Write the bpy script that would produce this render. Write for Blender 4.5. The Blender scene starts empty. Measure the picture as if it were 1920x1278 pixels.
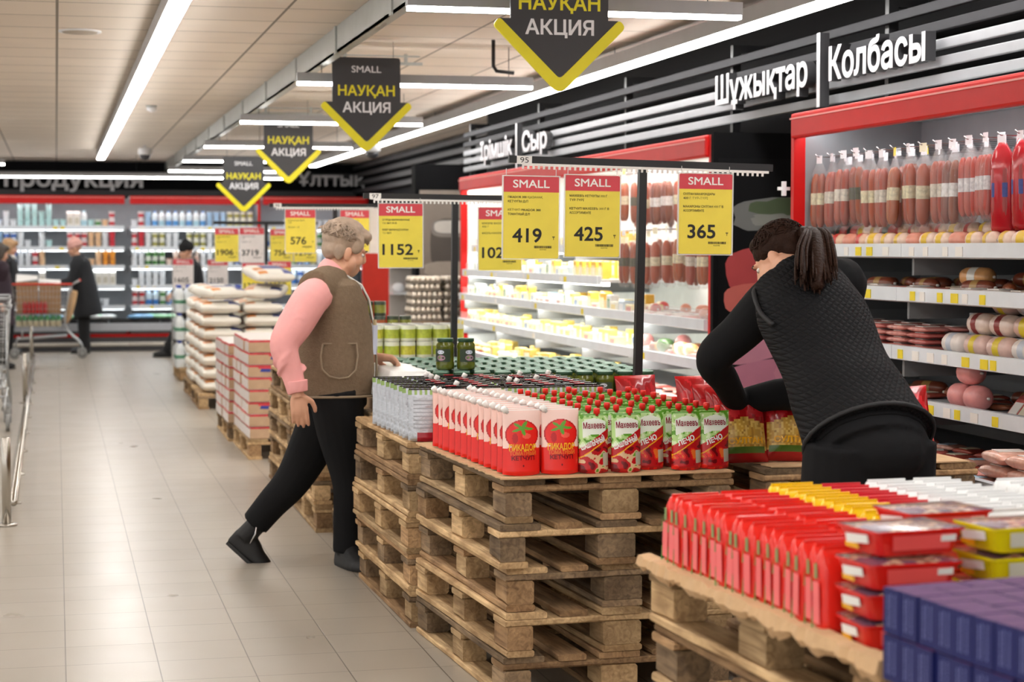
import bpy, bmesh, math, random
from mathutils import Vector, Matrix, noise, geometry
SC = bpy.context.scene
COL = SC.collection
rnd = random.Random(7)
PI = math.pi
# ---------------------------------------------------------------- camera
FPX, ZC = 3600.0, 1.47                       # focal length in pixels of a 1920 px wide frame, eye height
PIT = math.atan(174 / FPX)
YAW = math.atan((960 - 105) / FPX * math.cos(PIT))
FW = Vector((math.sin(YAW) * math.cos(PIT), math.cos(YAW) * math.cos(PIT), -math.sin(PIT)))
RT = Vector((math.cos(YAW), -math.sin(YAW), 0))
UP = RT.cross(FW)
CP = Vector((0, 0, ZC))
cd = bpy.data.cameras.new('camera')
cam = bpy.data.objects.new('camera', cd)
COL.objects.link(cam)
m3 = Matrix((RT, UP, -FW)).transposed()
cam.matrix_world = Matrix.Translation(CP) @ m3.to_4x4()
cd.sensor_width = 36
cd.lens = FPX / 1920 * 36
cd.clip_start = 0.05
cd.dof.use_dof = True
cd.dof.focus_distance = 6.9
cd.dof.aperture_fstop = 4.2
SC.camera = cam
# ---------------------------------------------------------------- world, exposure
wd = bpy.data.worlds.new('world')
SC.world = wd
wd.use_nodes = True
bg = wd.node_tree.nodes['Background']
bg.inputs[0].default_value = (1.0, .97, .93, 1)
bg.inputs[1].default_value = .85
SC.view_settings.view_transform = 'Standard'
SC.view_settings.look = 'None'
SC.view_settings.gamma = 1
SC.view_settings.use_curve_mapping = False
SC.view_settings.exposure = 0.68
SC.cycles.use_denoising = True
SC.cycles.max_bounces = 6
SC.cycles.diffuse_bounces = 3
SC.cycles.glossy_bounces = 3
SC.cycles.transmission_bounces = 4
SC.cycles.transparent_max_bounces = 12
SC.cycles.caustics_reflective = False
SC.cycles.caustics_refractive = False
LAMP = 17.0                                   # radiance of the tube lamps
FRIDGE = 6.5                                  # radiance of the chiller tubes

def ray(u, v): return FW + RT * ((u - 960) / FPX) - UP * ((v - 639) / FPX)
def pz(u, v, z): d = ray(u, v); return CP + d * ((z - ZC) / d.z)
def py(u, v, y): d = ray(u, v); return CP + d * (y / d.y)
def px(u, v, x): d = ray(u, v); return CP + d * (x / d.x)
# ---------------------------------------------------------------- materials
def lin(h):
    if isinstance(h, tuple): return (*h[:3], 1)
    h = h.lstrip('#')
    c = [int(h[i:i + 2], 16) / 255 for i in (0, 2, 4)]
    return tuple(x / 12.92 if x <= .04045 else ((x + .055) / 1.055) ** 2.4 for x in c) + (1,)
MATS = {}
def mat(name, col, rough=.55, metal=0, emit=0, alpha=1, var=.12, scale=8, bump=0, bscale=40, rand=0, spec=.5):
    if name in MATS: return MATS[name]
    m = bpy.data.materials.new(name)
    m.use_nodes = True
    nt = m.node_tree; N = nt.nodes; L = nt.links
    b = N['Principled BSDF']
    b.inputs['Roughness'].default_value = rough
    b.inputs['Metallic'].default_value = metal
    b.inputs['Specular IOR Level'].default_value = spec
    c = lin(col)
    tc = N.new('ShaderNodeTexCoord')
    nz = N.new('ShaderNodeTexNoise'); nz.inputs['Scale'].default_value = scale; nz.inputs['Detail'].default_value = 3
    L.new(tc.outputs['Object'], nz.inputs['Vector'])
    mx = N.new('ShaderNodeMix'); mx.data_type = 'RGBA'
    mx.inputs[6].default_value = tuple(x * (1 - var) for x in c[:3]) + (1,)
    mx.inputs[7].default_value = tuple(min(1, x * (1 + var)) for x in c[:3]) + (1,)
    L.new(nz.outputs['Fac'], mx.inputs[0])
    out = mx.outputs[2]
    if rand:
        oi = N.new('ShaderNodeObjectInfo')
        mr = N.new('ShaderNodeMapRange'); mr.inputs[3].default_value = 1 - rand; mr.inputs[4].default_value = 1 + rand
        L.new(oi.outputs['Random'], mr.inputs[0])
        hs = N.new('ShaderNodeHueSaturation'); L.new(mr.outputs[0], hs.inputs['Value']); L.new(out, hs.inputs['Color'])
        out = hs.outputs[0]
    L.new(out, b.inputs['Base Color'])
    if bump:
        bn = N.new('ShaderNodeTexNoise'); bn.inputs['Scale'].default_value = bscale; bn.inputs['Detail'].default_value = 4
        L.new(tc.outputs['Object'], bn.inputs['Vector'])
        bp = N.new('ShaderNodeBump'); bp.inputs['Strength'].default_value = bump; bp.inputs['Distance'].default_value = .01
        L.new(bn.outputs['Fac'], bp.inputs['Height']); L.new(bp.outputs[0], b.inputs['Normal'])
    if emit:
        b.inputs['Emission Color'].default_value = c
        b.inputs['Emission Strength'].default_value = emit
    if alpha < 1: b.inputs['Alpha'].default_value = alpha
    MATS[name] = m
    return m
def K(h, **k):                                 # plain painted / printed colour
    return mat('paint ' + h + ''.join(f' {a}{b}' for a, b in sorted(k.items())), h, **k)

def wood_mat(name, c1, c2, dirt):
    m = bpy.data.materials.new(name); m.use_nodes = True
    nt = m.node_tree; N = nt.nodes; L = nt.links; b = N['Principled BSDF']
    b.inputs['Roughness'].default_value = .8; b.inputs['Specular IOR Level'].default_value = .2
    tc = N.new('ShaderNodeTexCoord'); oi = N.new('ShaderNodeObjectInfo')
    sc = N.new('ShaderNodeVectorMath'); sc.operation = 'SCALE'; sc.inputs[0].default_value = (37, 91, 53); L.new(oi.outputs['Random'], sc.inputs['Scale'])
    ad = N.new('ShaderNodeVectorMath'); L.new(tc.outputs['Object'], ad.inputs[0]); L.new(sc.outputs[0], ad.inputs[1])
    mp = N.new('ShaderNodeMapping'); mp.inputs['Scale'].default_value = (24, 2.2, 24); L.new(ad.outputs[0], mp.inputs['Vector'])
    n1 = N.new('ShaderNodeTexNoise'); n1.inputs['Scale'].default_value = 2; n1.inputs['Detail'].default_value = 6; n1.inputs['Distortion'].default_value = 1.2; L.new(mp.outputs[0], n1.inputs['Vector'])
    n2 = N.new('ShaderNodeTexNoise'); n2.inputs['Scale'].default_value = 5; n2.inputs['Detail'].default_value = 5; L.new(ad.outputs[0], n2.inputs['Vector'])
    r1 = N.new('ShaderNodeValToRGB'); r1.color_ramp.elements[0].position = .3; r1.color_ramp.elements[1].position = .7
    r1.color_ramp.elements[0].color = lin(c1); r1.color_ramp.elements[1].color = lin(c2); L.new(n1.outputs['Fac'], r1.inputs[0])
    r2 = N.new('ShaderNodeValToRGB'); r2.color_ramp.elements[0].position = .35; r2.color_ramp.elements[1].position = .62
    r2.color_ramp.elements[0].color = lin(dirt); r2.color_ramp.elements[1].color = (1, 1, 1, 1); L.new(n2.outputs['Fac'], r2.inputs[0])
    mx = N.new('ShaderNodeMix'); mx.data_type = 'RGBA'; mx.blend_type = 'MULTIPLY'; mx.inputs[0].default_value = .55
    L.new(r1.outputs[0], mx.inputs[6]); L.new(r2.outputs[0], mx.inputs[7])
    mr = N.new('ShaderNodeMapRange'); mr.inputs[3].default_value = .7; mr.inputs[4].default_value = 1.25; L.new(oi.outputs['Random'], mr.inputs[0])
    hs = N.new('ShaderNodeHueSaturation'); hs.inputs['Saturation'].default_value = 1; L.new(mr.outputs[0], hs.inputs['Value']); L.new(mx.outputs[2], hs.inputs['Color'])
    L.new(hs.outputs[0], b.inputs['Base Color'])
    bp = N.new('ShaderNodeBump'); bp.inputs['Strength'].default_value = .5; bp.inputs['Distance'].default_value = .004; L.new(n1.outputs['Fac'], bp.inputs['Height']); L.new(bp.outputs[0], b.inputs['Normal'])
    return m

def tile_mat(name, c1, c2, mortar, w, h, gap, rough, off=(0, 0), bump=.2, var=.5):
    m = bpy.data.materials.new(name); m.use_nodes = True
    nt = m.node_tree; N = nt.nodes; L = nt.links; b = N['Principled BSDF']
    tc = N.new('ShaderNodeTexCoord'); mp = N.new('ShaderNodeMapping'); mp.inputs['Location'].default_value = (-off[0], -off[1], 0)
    L.new(tc.outputs['Object'], mp.inputs['Vector'])
    br = N.new('ShaderNodeTexBrick'); br.offset = 0; br.inputs['Scale'].default_value = 1
    br.inputs['Brick Width'].default_value = w; br.inputs['Row Height'].default_value = h; br.inputs['Mortar Size'].default_value = gap; br.inputs['Mortar Smooth'].default_value = .3
    br.inputs['Color1'].default_value = lin(c1); br.inputs['Color2'].default_value = lin(c2); br.inputs['Mortar'].default_value = lin(mortar)
    L.new(mp.outputs[0], br.inputs['Vector'])
    nz = N.new('ShaderNodeTexNoise'); nz.inputs['Scale'].default_value = 3; nz.inputs['Detail'].default_value = 6; L.new(tc.outputs['Object'], nz.inputs['Vector'])
    mr = N.new('ShaderNodeMapRange'); mr.inputs[3].default_value = 1 - .16 * var; mr.inputs[4].default_value = 1 + .16 * var; L.new(nz.outputs['Fac'], mr.inputs[0])
    hs = N.new('ShaderNodeHueSaturation'); L.new(mr.outputs[0], hs.inputs['Value']); L.new(br.outputs['Color'], hs.inputs['Color'])
    L.new(hs.outputs[0], b.inputs['Base Color'])
    m2 = N.new('ShaderNodeMapRange'); m2.inputs[3].default_value = rough * .75; m2.inputs[4].default_value = rough * 1.3; L.new(nz.outputs['Fac'], m2.inputs[0]); L.new(m2.outputs[0], b.inputs['Roughness'])
    bp = N.new('ShaderNodeBump'); bp.inputs['Strength'].default_value = bump; bp.inputs['Distance'].default_value = .002; bp.invert = True; L.new(br.outputs['Fac'], bp.inputs['Height']); L.new(bp.outputs[0], b.inputs['Normal'])
    return m
# ---------------------------------------------------------------- mesh building
_tc = {}
def text_geo(s, bold=0.0, res=3):
    key = (s, bold, res)
    if key in _tc: return _tc[key]
    c = bpy.data.curves.new('t', 'FONT'); c.body = s; c.size = 1; c.resolution_u = res; c.fill_mode = 'FRONT'
    o = bpy.data.objects.new('t', c); COL.objects.link(o)
    dg = bpy.context.evaluated_depsgraph_get()
    cu = o.evaluated_get(dg).to_curve(dg)
    loops = []
    for sp in cu.splines:                       # the font's outlines may overlap, so each outline is filled on its own
        bp = sp.bezier_points; P = []
        for a in range(len(bp)):
            p, q = bp[a], bp[(a + 1) % len(bp)]
            st = (p.handle_right - p.co).cross(q.co - p.co).length < 1e-5 and (q.handle_left - q.co).cross(q.co - p.co).length < 1e-5
            P += [v.xy for v in geometry.interpolate_bezier(p.co, p.handle_right, q.handle_left, q.co, 2 if st else res + 2)][:-1]
        P = [p for k, p in enumerate(P) if (p - P[k - 1]).length > 1e-5]
        if len(P) > 2: loops.append(P)
    o.to_curve_clear(); bpy.data.objects.remove(o); bpy.data.curves.remove(c)
    area = lambda P: sum(P[k - 1].x * P[k].y - P[k].x * P[k - 1].y for k in range(len(P))) / 2
    ar = [area(P) for P in loops]
    sg = max(ar, key=abs) if ar else 1
    if bold:
        for k, P in enumerate(loops):
            Q = []
            for i in range(len(P)):
                e1 = (P[i] - P[i - 1]).normalized(); e2 = (P[(i + 1) % len(P)] - P[i]).normalized(); t = e1 + e2
                t = t.normalized() if t.length > 1e-4 else e1
                Q.append(P[i] + Vector((t.y, -t.x)) * bold * (1 if sg > 0 else -1) / max(.6, abs(t.dot(e1))))
            loops[k] = Q
    bb = [(min(p.x for p in P), max(p.x for p in P), min(p.y for p in P), max(p.y for p in P)) for P in loops]
    def wind(p):
        w = 0
        for (xa, xb, ya, yb), P in zip(bb, loops):
            if not (xa <= p.x <= xb and ya <= p.y <= yb): continue
            for k in range(len(P)):
                a, b = P[k - 1], P[k]
                if (a.y > p.y) != (b.y > p.y) and p.x < (b.x - a.x) * (p.y - a.y) / (b.y - a.y) + a.x: w += 1 if b.y > a.y else -1
        return w
    vs, fs = [], []
    if loops:
        pts, ed = [], []
        for P in loops: b0 = len(pts); n = len(P); pts += P; ed += [(b0 + k, b0 + (k + 1) % n) for k in range(n)]
        ov, _, of, *_ = geometry.delaunay_2d_cdt(pts, ed, [], 0, 1e-6)
        vs = [(p.x, p.y, 0) for p in ov]
        for f in of:
            if wind((ov[f[0]] + ov[f[1]] + ov[f[2]]) / 3):
                f = tuple(f); fs.append(f if (ov[f[1]] - ov[f[0]]).cross(ov[f[2]] - ov[f[0]]) > 0 else f[::-1])
    xs = [q[0] for q in vs] or [0]; ys = [q[1] for q in vs] or [0]
    _tc[key] = (vs, fs, min(xs), max(xs), min(ys), max(ys))
    return _tc[key]

class MB:
    def __init__(s): s.v = []; s.f = []; s.m = []; s.ms = []; s.M = Matrix(); s.sm = []
    def mi(s, m):
        if m not in s.ms: s.ms.append(m)
        return s.ms.index(m)
    def add(s, vs, fs, m, smooth=False):
        b = len(s.v); k = s.mi(m)
        s.v += [s.M @ Vector(p) for p in vs]
        for f in fs: s.f.append([b + i for i in f]); s.m.append(k); s.sm.append(smooth)
        return s
    def box(s, x0, x1, y0, y1, z0, z1, m):
        if isinstance(m, (list, tuple)): ms = m                     # -z,+z,-y,+x,+y,-x
        else: ms = [m] * 6
        v = [(x0, y0, z0), (x1, y0, z0), (x1, y1, z0), (x0, y1, z0), (x0, y0, z1), (x1, y0, z1), (x1, y1, z1), (x0, y1, z1)]
        F = [(3, 2, 1, 0), (4, 5, 6, 7), (0, 1, 5, 4), (1, 2, 6, 5), (2, 3, 7, 6), (3, 0, 4, 7)]
        if len(set(id(q) for q in ms)) == 1: return s.add(v, F, ms[0])
        for f, q in zip(F, ms): s.add([v[i] for i in f], [(0, 1, 2, 3)], q)
        return s
    def cbox(s, c, sx, sy, sz, m): return s.box(c[0] - sx / 2, c[0] + sx / 2, c[1] - sy / 2, c[1] + sy / 2, c[2], c[2] + sz, m)
    def loft(s, rings, m, cap=True, close=True, smooth=True, mfn=None):
        n = len(rings[0]); vs = [p for r in rings for p in r]; fs = []; k0 = len(s.f)
        for i in range(len(rings) - 1):
            for j in range(n if close else n - 1):
                j2 = (j + 1) % n
                fs.append((i * n + j, i * n + j2, (i + 1) * n + j2, (i + 1) * n + j))
        if cap: fs.append(tuple(range(n - 1, -1, -1))); fs.append(tuple((len(rings) - 1) * n + j for j in range(n)))
        s.add(vs, fs, m, smooth)
        if mfn:
            q = 0
            for i in range(len(rings) - 1):
                for j in range(n if close else n - 1):
                    mm = mfn(i, j)
                    if mm: s.m[k0 + q] = s.mi(mm)
                    q += 1
        return s
    def lathe(s, prof, m, n=16, c=(0, 0, 0), cap=True, ax=None, mfn=None):
        rings = [[(c[0] + r * math.cos(2 * PI * j / n), c[1] + r * math.sin(2 * PI * j / n), c[2] + z) for j in range(n)] for r, z in prof]
        return s.loft(rings, m, cap, mfn=(lambda i, j: mfn(i)) if mfn else None)
    def path(s, pts, r, m, n=8, cap=True, rs=None):
        P = [Vector(p) for p in pts]; rings = []
        t = (P[1] - P[0]).normalized(); a = t.orthogonal().normalized()
        for i, p in enumerate(P):
            if i == 0: t = P[1] - P[0]
            elif i == len(P) - 1: t = P[-1] - P[-2]
            else: t = (P[i + 1] - P[i]).normalized() + (P[i] - P[i - 1]).normalized()
            t = t.normalized(); a = (a - t * a.dot(t)).normalized(); b = t.cross(a)
            q = rs[i] if rs else r
            rings.append([p + (a * math.cos(2 * PI * j / n) + b * math.sin(2 * PI * j / n)) * q for j in range(n)])
        return s.loft(rings, m, cap)
    def ell(s, c, rx, ry, rz, m, n=14, k=9, rot=None, fn=None):
        rings = []
        R = rot or Matrix.Identity(3)
        for i in range(k):
            th = PI * (i + .35) / (k - .3)
            ring = []
            for j in range(n):
                a = 2 * PI * j / n
                p = Vector((math.sin(th) * math.cos(a) * rx, math.sin(th) * math.sin(a) * ry, -math.cos(th) * rz))
                if fn: p = fn(p)
                ring.append(Vector(c) + R @ p)
            rings.append(ring)
        return s.loft(rings, m)
    def prism(s, poly, t, m, fr=None, side=None):                   # polygon in the frame's xy, thickness along its normal
        fr = fr or Matrix(); n = len(poly); old = s.M; s.M = old @ fr
        s.add([(x, y, t) for x, y in poly], [tuple(range(n))], m)
        if t:
            s.add([(x, y, 0) for x, y in poly] + [(x, y, t) for x, y in poly], [(i, (i + 1) % n, n + (i + 1) % n, n + i) for i in range(n)] + [tuple(range(n - 1, -1, -1))], side or m)
        s.M = old
        return s
    def text(s, st, h, m, fr=None, w=None, align=.5, bold=0., depth=0, res=3, side=None, warp=None, cap=None):
        vs, fs, x0, x1, y0, y1 = text_geo(st, bold, res)
        if x1 <= x0: return s
        k = h / (cap or .73)                                        # h is the capital height
        kx = k if w is None else w / (x1 - x0)
        fr = fr or Matrix(); old = s.M; s.M = old @ fr
        P = [((x - x0 - (x1 - x0) * align) * kx, y * k, dz * k) for x, y, dz in vs]
        W = warp or (lambda x, y, d: (x, y, d))
        s.add([W(x, y, depth + dz) for x, y, dz in P], fs, m)
        if depth and not warp:
            ec = {}
            for f in fs:
                for a, b in zip(f, f[1:] + f[:1]): ec[(a, b)] = 1
            q = [(a, b) for a, b in ec if (b, a) not in ec]
            vv = []; ff = []
            for a, b in q:
                i = len(vv); vv += [(*P[a][:2], 0), (*P[b][:2], 0), (*P[b][:2], depth + P[b][2]), (*P[a][:2], depth + P[a][2])]; ff.append((i, i + 1, i + 2, i + 3))
            s.add(vv, ff, side or m)
        s.M = old
        return s
    def build(s, name, parent=None, loc=None, bevel=0, seg=2, auto=False):
        me = bpy.data.meshes.new(name)
        me.from_pydata([tuple(p) for p in s.v], [], s.f)
        for m in s.ms: me.materials.append(m)
        me.polygons.foreach_set('material_index', s.m)
        me.polygons.foreach_set('use_smooth', s.sm)
        me.update()
        o = bpy.data.objects.new(name, me); COL.objects.link(o)
        if parent: o.parent = parent
        if loc: o.location = loc
        if bevel:
            b = o.modifiers.new('bevel', 'BEVEL'); b.width = bevel; b.segments = seg; b.limit_method = 'ANGLE'
        return o
def frame(o, x, y):                                                 # matrix with given x and y axes
    x = Vector(x).normalized(); y = Vector(y); y = (y - x * x.dot(y)).normalized(); z = x.cross(y)
    return Matrix.Translation(Vector(o)) @ Matrix((x, y, z)).transposed().to_4x4()
def front(o): return frame(o, (1, 0, 0), (0, 0, 1))                 # faces -Y
def leftf(o): return frame(o, (0, -1, 0), (0, 0, 1))                # faces -X
# ---------------------------------------------------------------- things
def tag(o, label, cat, group=None):
    o['label'] = label; o['category'] = cat
    if group: o['group'] = group
    return o
def thing(name, label, cat, loc=(0, 0, 0), rz=0, group=None):
    o = bpy.data.objects.new(name, None); COL.objects.link(o)
    o.location = loc; o.rotation_euler = (0, 0, rz); o.empty_display_size = .1
    return tag(o, label, cat, group)
def struct(o): o['kind'] = 'structure'; return o
def dup(o, loc=None, rz=None, label=None, group=None, parent=None, rot=None):
    c = o.copy(); COL.objects.link(c)
    if parent: c.parent = parent
    if loc is not None: c.location = loc
    if rz is not None: c.rotation_euler = (0, 0, rz)
    if rot is not None: c.rotation_euler = rot
    if label: c['label'] = label
    if group: c['group'] = group
    for ch in KIDS.get(o, lambda: None)() or o.children: dup(ch, parent=c)
    return c
KIDS = {}
NTH = 'first second third fourth fifth sixth seventh eighth ninth tenth eleventh twelfth thirteenth fourteenth fifteenth sixteenth seventeenth eighteenth nineteenth twentieth'.split()
def nth(i):
    if i < 20: return NTH[i]
    t, u = divmod(i + 1, 10)
    T = ['', '', 'twenty', 'thirty', 'forty', 'fifty', 'sixty'][t]
    return T + '-' + NTH[u - 1] if u else T[:-1] + 'ieth'
def drop(o):
    for c in list(o.children): drop(c)
    bpy.data.objects.remove(o)
# common materials
WOOD = [wood_mat('pallet wood brown', '#8d6f52', '#c39e74', '#7d6a55'), wood_mat('pallet wood pale', '#a58763', '#d9b98c', '#8b765e'), wood_mat('pallet wood grey', '#74614e', '#a58b6c', '#6a5a49')]
WHITE = mat('white enamel', '#e6e7ea', .35)
BLACKM = mat('black powder coat', '#17171a', .45)
CHROME = mat('chrome', '#d0d0d2', .18, 1)
GALV = mat('galvanised steel', '#a9aca9', .45, .6)
REDM = mat('red enamel', '#c9100e', .45, spec=.25)
KRAFT = mat('corrugated board', '#c9a57c', .85, var=.18, scale=30, bump=.3, bscale=60)
SKIN = mat('skin', '#d9a487', .5, var=.08, scale=20)
INK = mat('black ink', '#1c1b1b', .6)
PAPERW = mat('white paper', '#f0eeea', .7, var=.03)
# ---------------------------------------------------------------- setting
H = 2.75
def slab(name, x0, x1, y0, y1, z0, z1, m): return struct(MB().box(x0, x1, y0, y1, z0, z1, m).build(name))
FL = tile_mat('floor tiles', '#a9a093', '#a49b8e', '#6f675c', .32, .32,   .0026, .3, (.017, 7.53), .3, .25)
slab('floor', -9, 6, -4, 31, -.1, 0, FL)
CT = tile_mat('ceiling tiles', '#ebdfd2', '#e5d9cc', '#857b70', .6, .6, .009, .8, (.02, .15), var=.5)
slab('ceiling', -9, 6, -4, 31, H, H + .1, CT)
WB = mat('black wall paint', '#141416', .8, spec=.12)
slab('wall_back', -9, 6, 29.2, 29.4, 0, H, WB)
slab('wall_right', 4.5, 4.7, -4, 29.2, 0, H, WB)
# ---------------------------------------------------------------- lamps
LMAT = mat('lamp diffuser', (1, .98, .95), .5, emit=LAMP, var=0)
LGREY = mat('lamp housing grey', '#9c9c9e', .5)
def lamp(name, label, x0, x1, y0, y1, z, hh, group, wires):
    c = ((x0 + x1) / 2, (y0 + y1) / 2)
    t = thing(name, label, 'lamp', (c[0], c[1], z), 0, group)
    ax, ay = (x1 - x0) / 2, (y1 - y0) / 2
    MB().box(-ax, ax, -ay, ay, .018, hh, LGREY).build('housing', t)
    MB().box(-ax + .004, ax - .004, -ay + .004, ay - .004, 0, .018, LMAT).build('diffuser', t)
    for wx, wy in wires: MB().path([(wx, wy, hh), (wx, wy, H - z)], .0025, BLACKM, 5).build('hanging_wire', t)
    return t
CROSS = [4.4, 8.15, 12.0, 15.8, 19.7, 23.0, 26.0]
XL = ['just behind the camera spot', 'behind the nearest arrow sign', 'behind the second arrow sign', 'behind the third arrow sign', 'above the smallest arrow sign', 'fifth away along the row', 'farthest of the row']
for i, y in enumerate(CROSS):
    lamp('crosswise_lamp', 'short grey crosswise tube lamp ' + XL[i], 1.47, 2.98, y - .03, y + .03, 2.485, .075, 'crosswise tube lamps over the pallets', [(-.6, 0), (.6, 0)])
lamp('long_ceiling_lamp', 'long white light strip over the empty left aisle', .53, .63, -3, 25.6, 2.62, .1, None, [(0, k) for k in (-12, -6, 0, 6, 12)])
lamp('long_ceiling_lamp', 'long white light strip beside the chiller wall, right of arrow signs', 3.45, 3.55, -3, 26.8, 2.6, .1, None, [(0, k) for k in (-12, -6, 0, 6, 12)])
lamp('long_ceiling_lamp', 'long white light strip across in front of the back chiller sign', -4, 3.18, 26.97, 27.03, 2.43, .075, None, [(-3, 0), (-1, 0), (1.5, 0), (3, 0)])
for x in (-2.6, -5.4): lamp('long_ceiling_lamp', 'long white light strip over the far left shop floor' if x > -4 else 'outermost white light strip over the left shop floor', x - .05, x + .05, -3, 17, 2.62, .1, None, [(0, k) for k in (-8, 0, 8)])
for y in (19.6, 24.4): lamp('crosswise_lamp', 'grey tube lamp end at the left picture edge, ' + ('nearer' if y < 20 else 'farther') + ' one', -2.1, -.62 if y < 20 else -.6, y - .03, y + .03, 2.485, .075, 'tube lamps over the left aisle', [(-.6, 0), (.6, 0)])
# ---------------------------------------------------------------- right fascia: slats, wall signs
SLATL = mat('slat silver paint', '#85878b', .5, 0); SLAT_SHADE = mat('slat silver shaded', '#2c2c2f', .7, spec=.15)  # upper slats: shade put into the colour, a darkened copy of the silver
for i, (z, m) in enumerate([(2.2, SLATL), (2.275, SLATL), (2.35, SLATL), (2.43, SLAT_SHADE), (2.52, SLAT_SHADE)]):
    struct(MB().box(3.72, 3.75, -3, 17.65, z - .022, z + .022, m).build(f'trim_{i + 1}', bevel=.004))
for i, y in enumerate([17.5, 14.9, 12.5, 10.4, 8.3, 6.2]):
    struct(MB().box(3.752, 3.8, y - .02, y + .02, 2.12, 2.62, BLACKM).box(3.8, 4.5, y - .02, y + .02, 2.58, 2.62, BLACKM).build(f'trim_{i + 6}'))
struct(MB().box(3.95, 3.98, -3, 17.65, 2.08, H, K('#0d0d0f', rough=.8, spec=.1)).build('wall_fascia'))
LETW = K('#c4c4c8', rough=.55); LETS = K('#232326', rough=.5)
def wallsign(label, parts, fr):
    t = thing('wall_sign', label, 'sign', fr.translation)
    inv = Matrix.Translation(-fr.translation) @ fr
    for st, x, h, w, yo in parts:
        mb = MB()
        if st == '|': mb.prism([(x - .02, -.12), (x + .02, -.12), (x + .02, .24), (x - .02, .24)], .05, LETW, inv, LETS)
        else: mb.text(st, h, LETW, inv @ Matrix.Translation((x, yo, 0)), w=w, align=0, bold=.026, depth=.05, side=LETS)
        mb.build('divider_bar' if st == '|' else 'lettering', t)
    mb = MB()
    xs = [p[1] for p in parts]; xe = parts[-1][1] + (parts[-1][3] or 0)
    mb.box(-.01, .01, -.01, .01, 0, .01, BLACKM) if False else None
    return t
def sideletters(label, words, X, z, h):
    a = words[0][1]
    wallsign(label, [(st, a - y0, h, (y0 - y1) if st != '|' else 0, 0) for st, y0, y1 in words], leftf((X, a, z)))
sideletters('big white wall letters reading Шұжықтар | Колбасы above the sausage chiller', [('Шұжықтар', 10.36, 8.99), ('|', 8.85, 8.83), ('Колбасы', 8.72, 7.66)], 3.69, 2.28, .155)
sideletters('small white wall letters reading Ірімшік | Сыр above the cheese chiller', [('Ірімшік', 16.55, 15.35), ('|', 15.2, 15.18), ('Сыр', 15.0, 14.2)], 3.69, 2.24, .155)
# sign over the back chiller
LETG = K('#8f9092'); 
p0 = py(8, 352, 28.9)
wallsign('grey wall letters reading продукция over the back dairy chiller', [('продукция', 0, .25, 1.98, 0)], front((p0.x, 28.9, 2.37)))
p1 = py(556, 349, 28.6)
wallsign('grey wall letters reading Ұлттық on the black corner wall', [('Ұлттық', 0, .2, 1.02, 0), ('н', 1.12, .2, .14, 0)], front((p1.x, 28.6, 2.4)))
for i, z in enumerate([2.28, 2.55]): struct(MB().box(-9, 4.45, 29.0, 29.1, z - .05, z + .05, K('#303033')).build(f'trim_{i + 20}'))
for i, z in enumerate([2.32, 2.44, 2.56, 2.68]): struct(MB().box(4.4, 4.44, 18.6, 29.0, z - .03, z + .03, K('#303033')).build(f'trim_{i + 24}'))
# ---------------------------------------------------------------- ceiling fittings
t = thing('cable_tray', 'long galvanised steel cable tray along the ceiling above the arrow signs', 'cable tray', (1.6, 17, 2.6))
MB().box(-.012, 0, -12, 12, 0, .148, GALV).box(-.012, .05, -12, 12, 0, .012, GALV).build('side_rail', t)
for k in range(13): MB().box(-.022, -.012, -11.6 + k * 1.9 - .035, -11.6 + k * 1.9 + .035, -.01, .148, GALV).build('joint_plate', t)
for y, n in ((9.6, 'nearest'), (12.4, 'middle'), (17.2, 'farthest')):
    tag(MB().box(-.05, .62, -.012, .012, 0, .018, GALV).box(-.02, .6, -.02, -.008, .05, .06, GALV).box(.1, .12, -.015, .01, .018, .07, GALV).box(.5, .52, -.015, .01, .018, .07, GALV).build('ceiling_conduit', loc=(1.72, y, 2.66)), f'thin grey conduit rail crossing the ceiling beside the cable tray, {n} one', 'conduit', 'ceiling conduit rails')
tag(MB().path([(0, 0, .18), (0, 0, .02), (.02, 0, -.01), (.13, 0, -.02)], .012, BLACKM, 6).build('ceiling_cable', loc=tuple(py(925, 130, 11.6))), 'black bent cable hook dangling from the ceiling above the second lamp', 'cable')
for u, v, y, lab in ((272, 292, 24.5, 'white dome security camera hanging over the left aisle'), (698, 287, 19.5, 'white dome security camera below tip of the second arrow sign')):
    p = py(u, v, y); t = thing('dome_camera', lab, 'camera', p)
    MB().lathe([(.075, .1), (.085, .08), (.085, .02), (.07, .012)], WHITE, 14).build('housing', t)
    MB().lathe([(.068, .014), (.06, -.025), (.035, -.05), (.004, -.06)], K('#3b3b3f', rough=.15), 14).build('dome', t)
    MB().path([(0, 0, .1), (0, 0, H - p.z)], .018, WHITE, 8).build('stem', t)
p = pz(150, 58, H)
t = thing('ceiling_speaker', 'round flush speaker disc in the ceiling left of long lamp', 'speaker', (p.x, p.y, H - .012)); MB().lathe([(.0, 0), (.1, 0), (.105, .012)], K('#b3a89a'), 20).build('grille', t); MB().lathe([(.105, .004), (.125, .004), (.125, .012)], WHITE, 20, cap=False).build('rim', t)
p = pz(284, 198, H)
t = thing('ceiling_sensor', 'small smoke detector on the ceiling beside the left light strip', 'detector', (p.x, p.y, H - .06)); MB().lathe([(.03, .06), (.045, .04), (.045, .02), (.01, 0)], WHITE, 12).build('body', t); MB().lathe([(.05, .05), (.05, .06)], GALV, 12).build('base', t)
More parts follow.
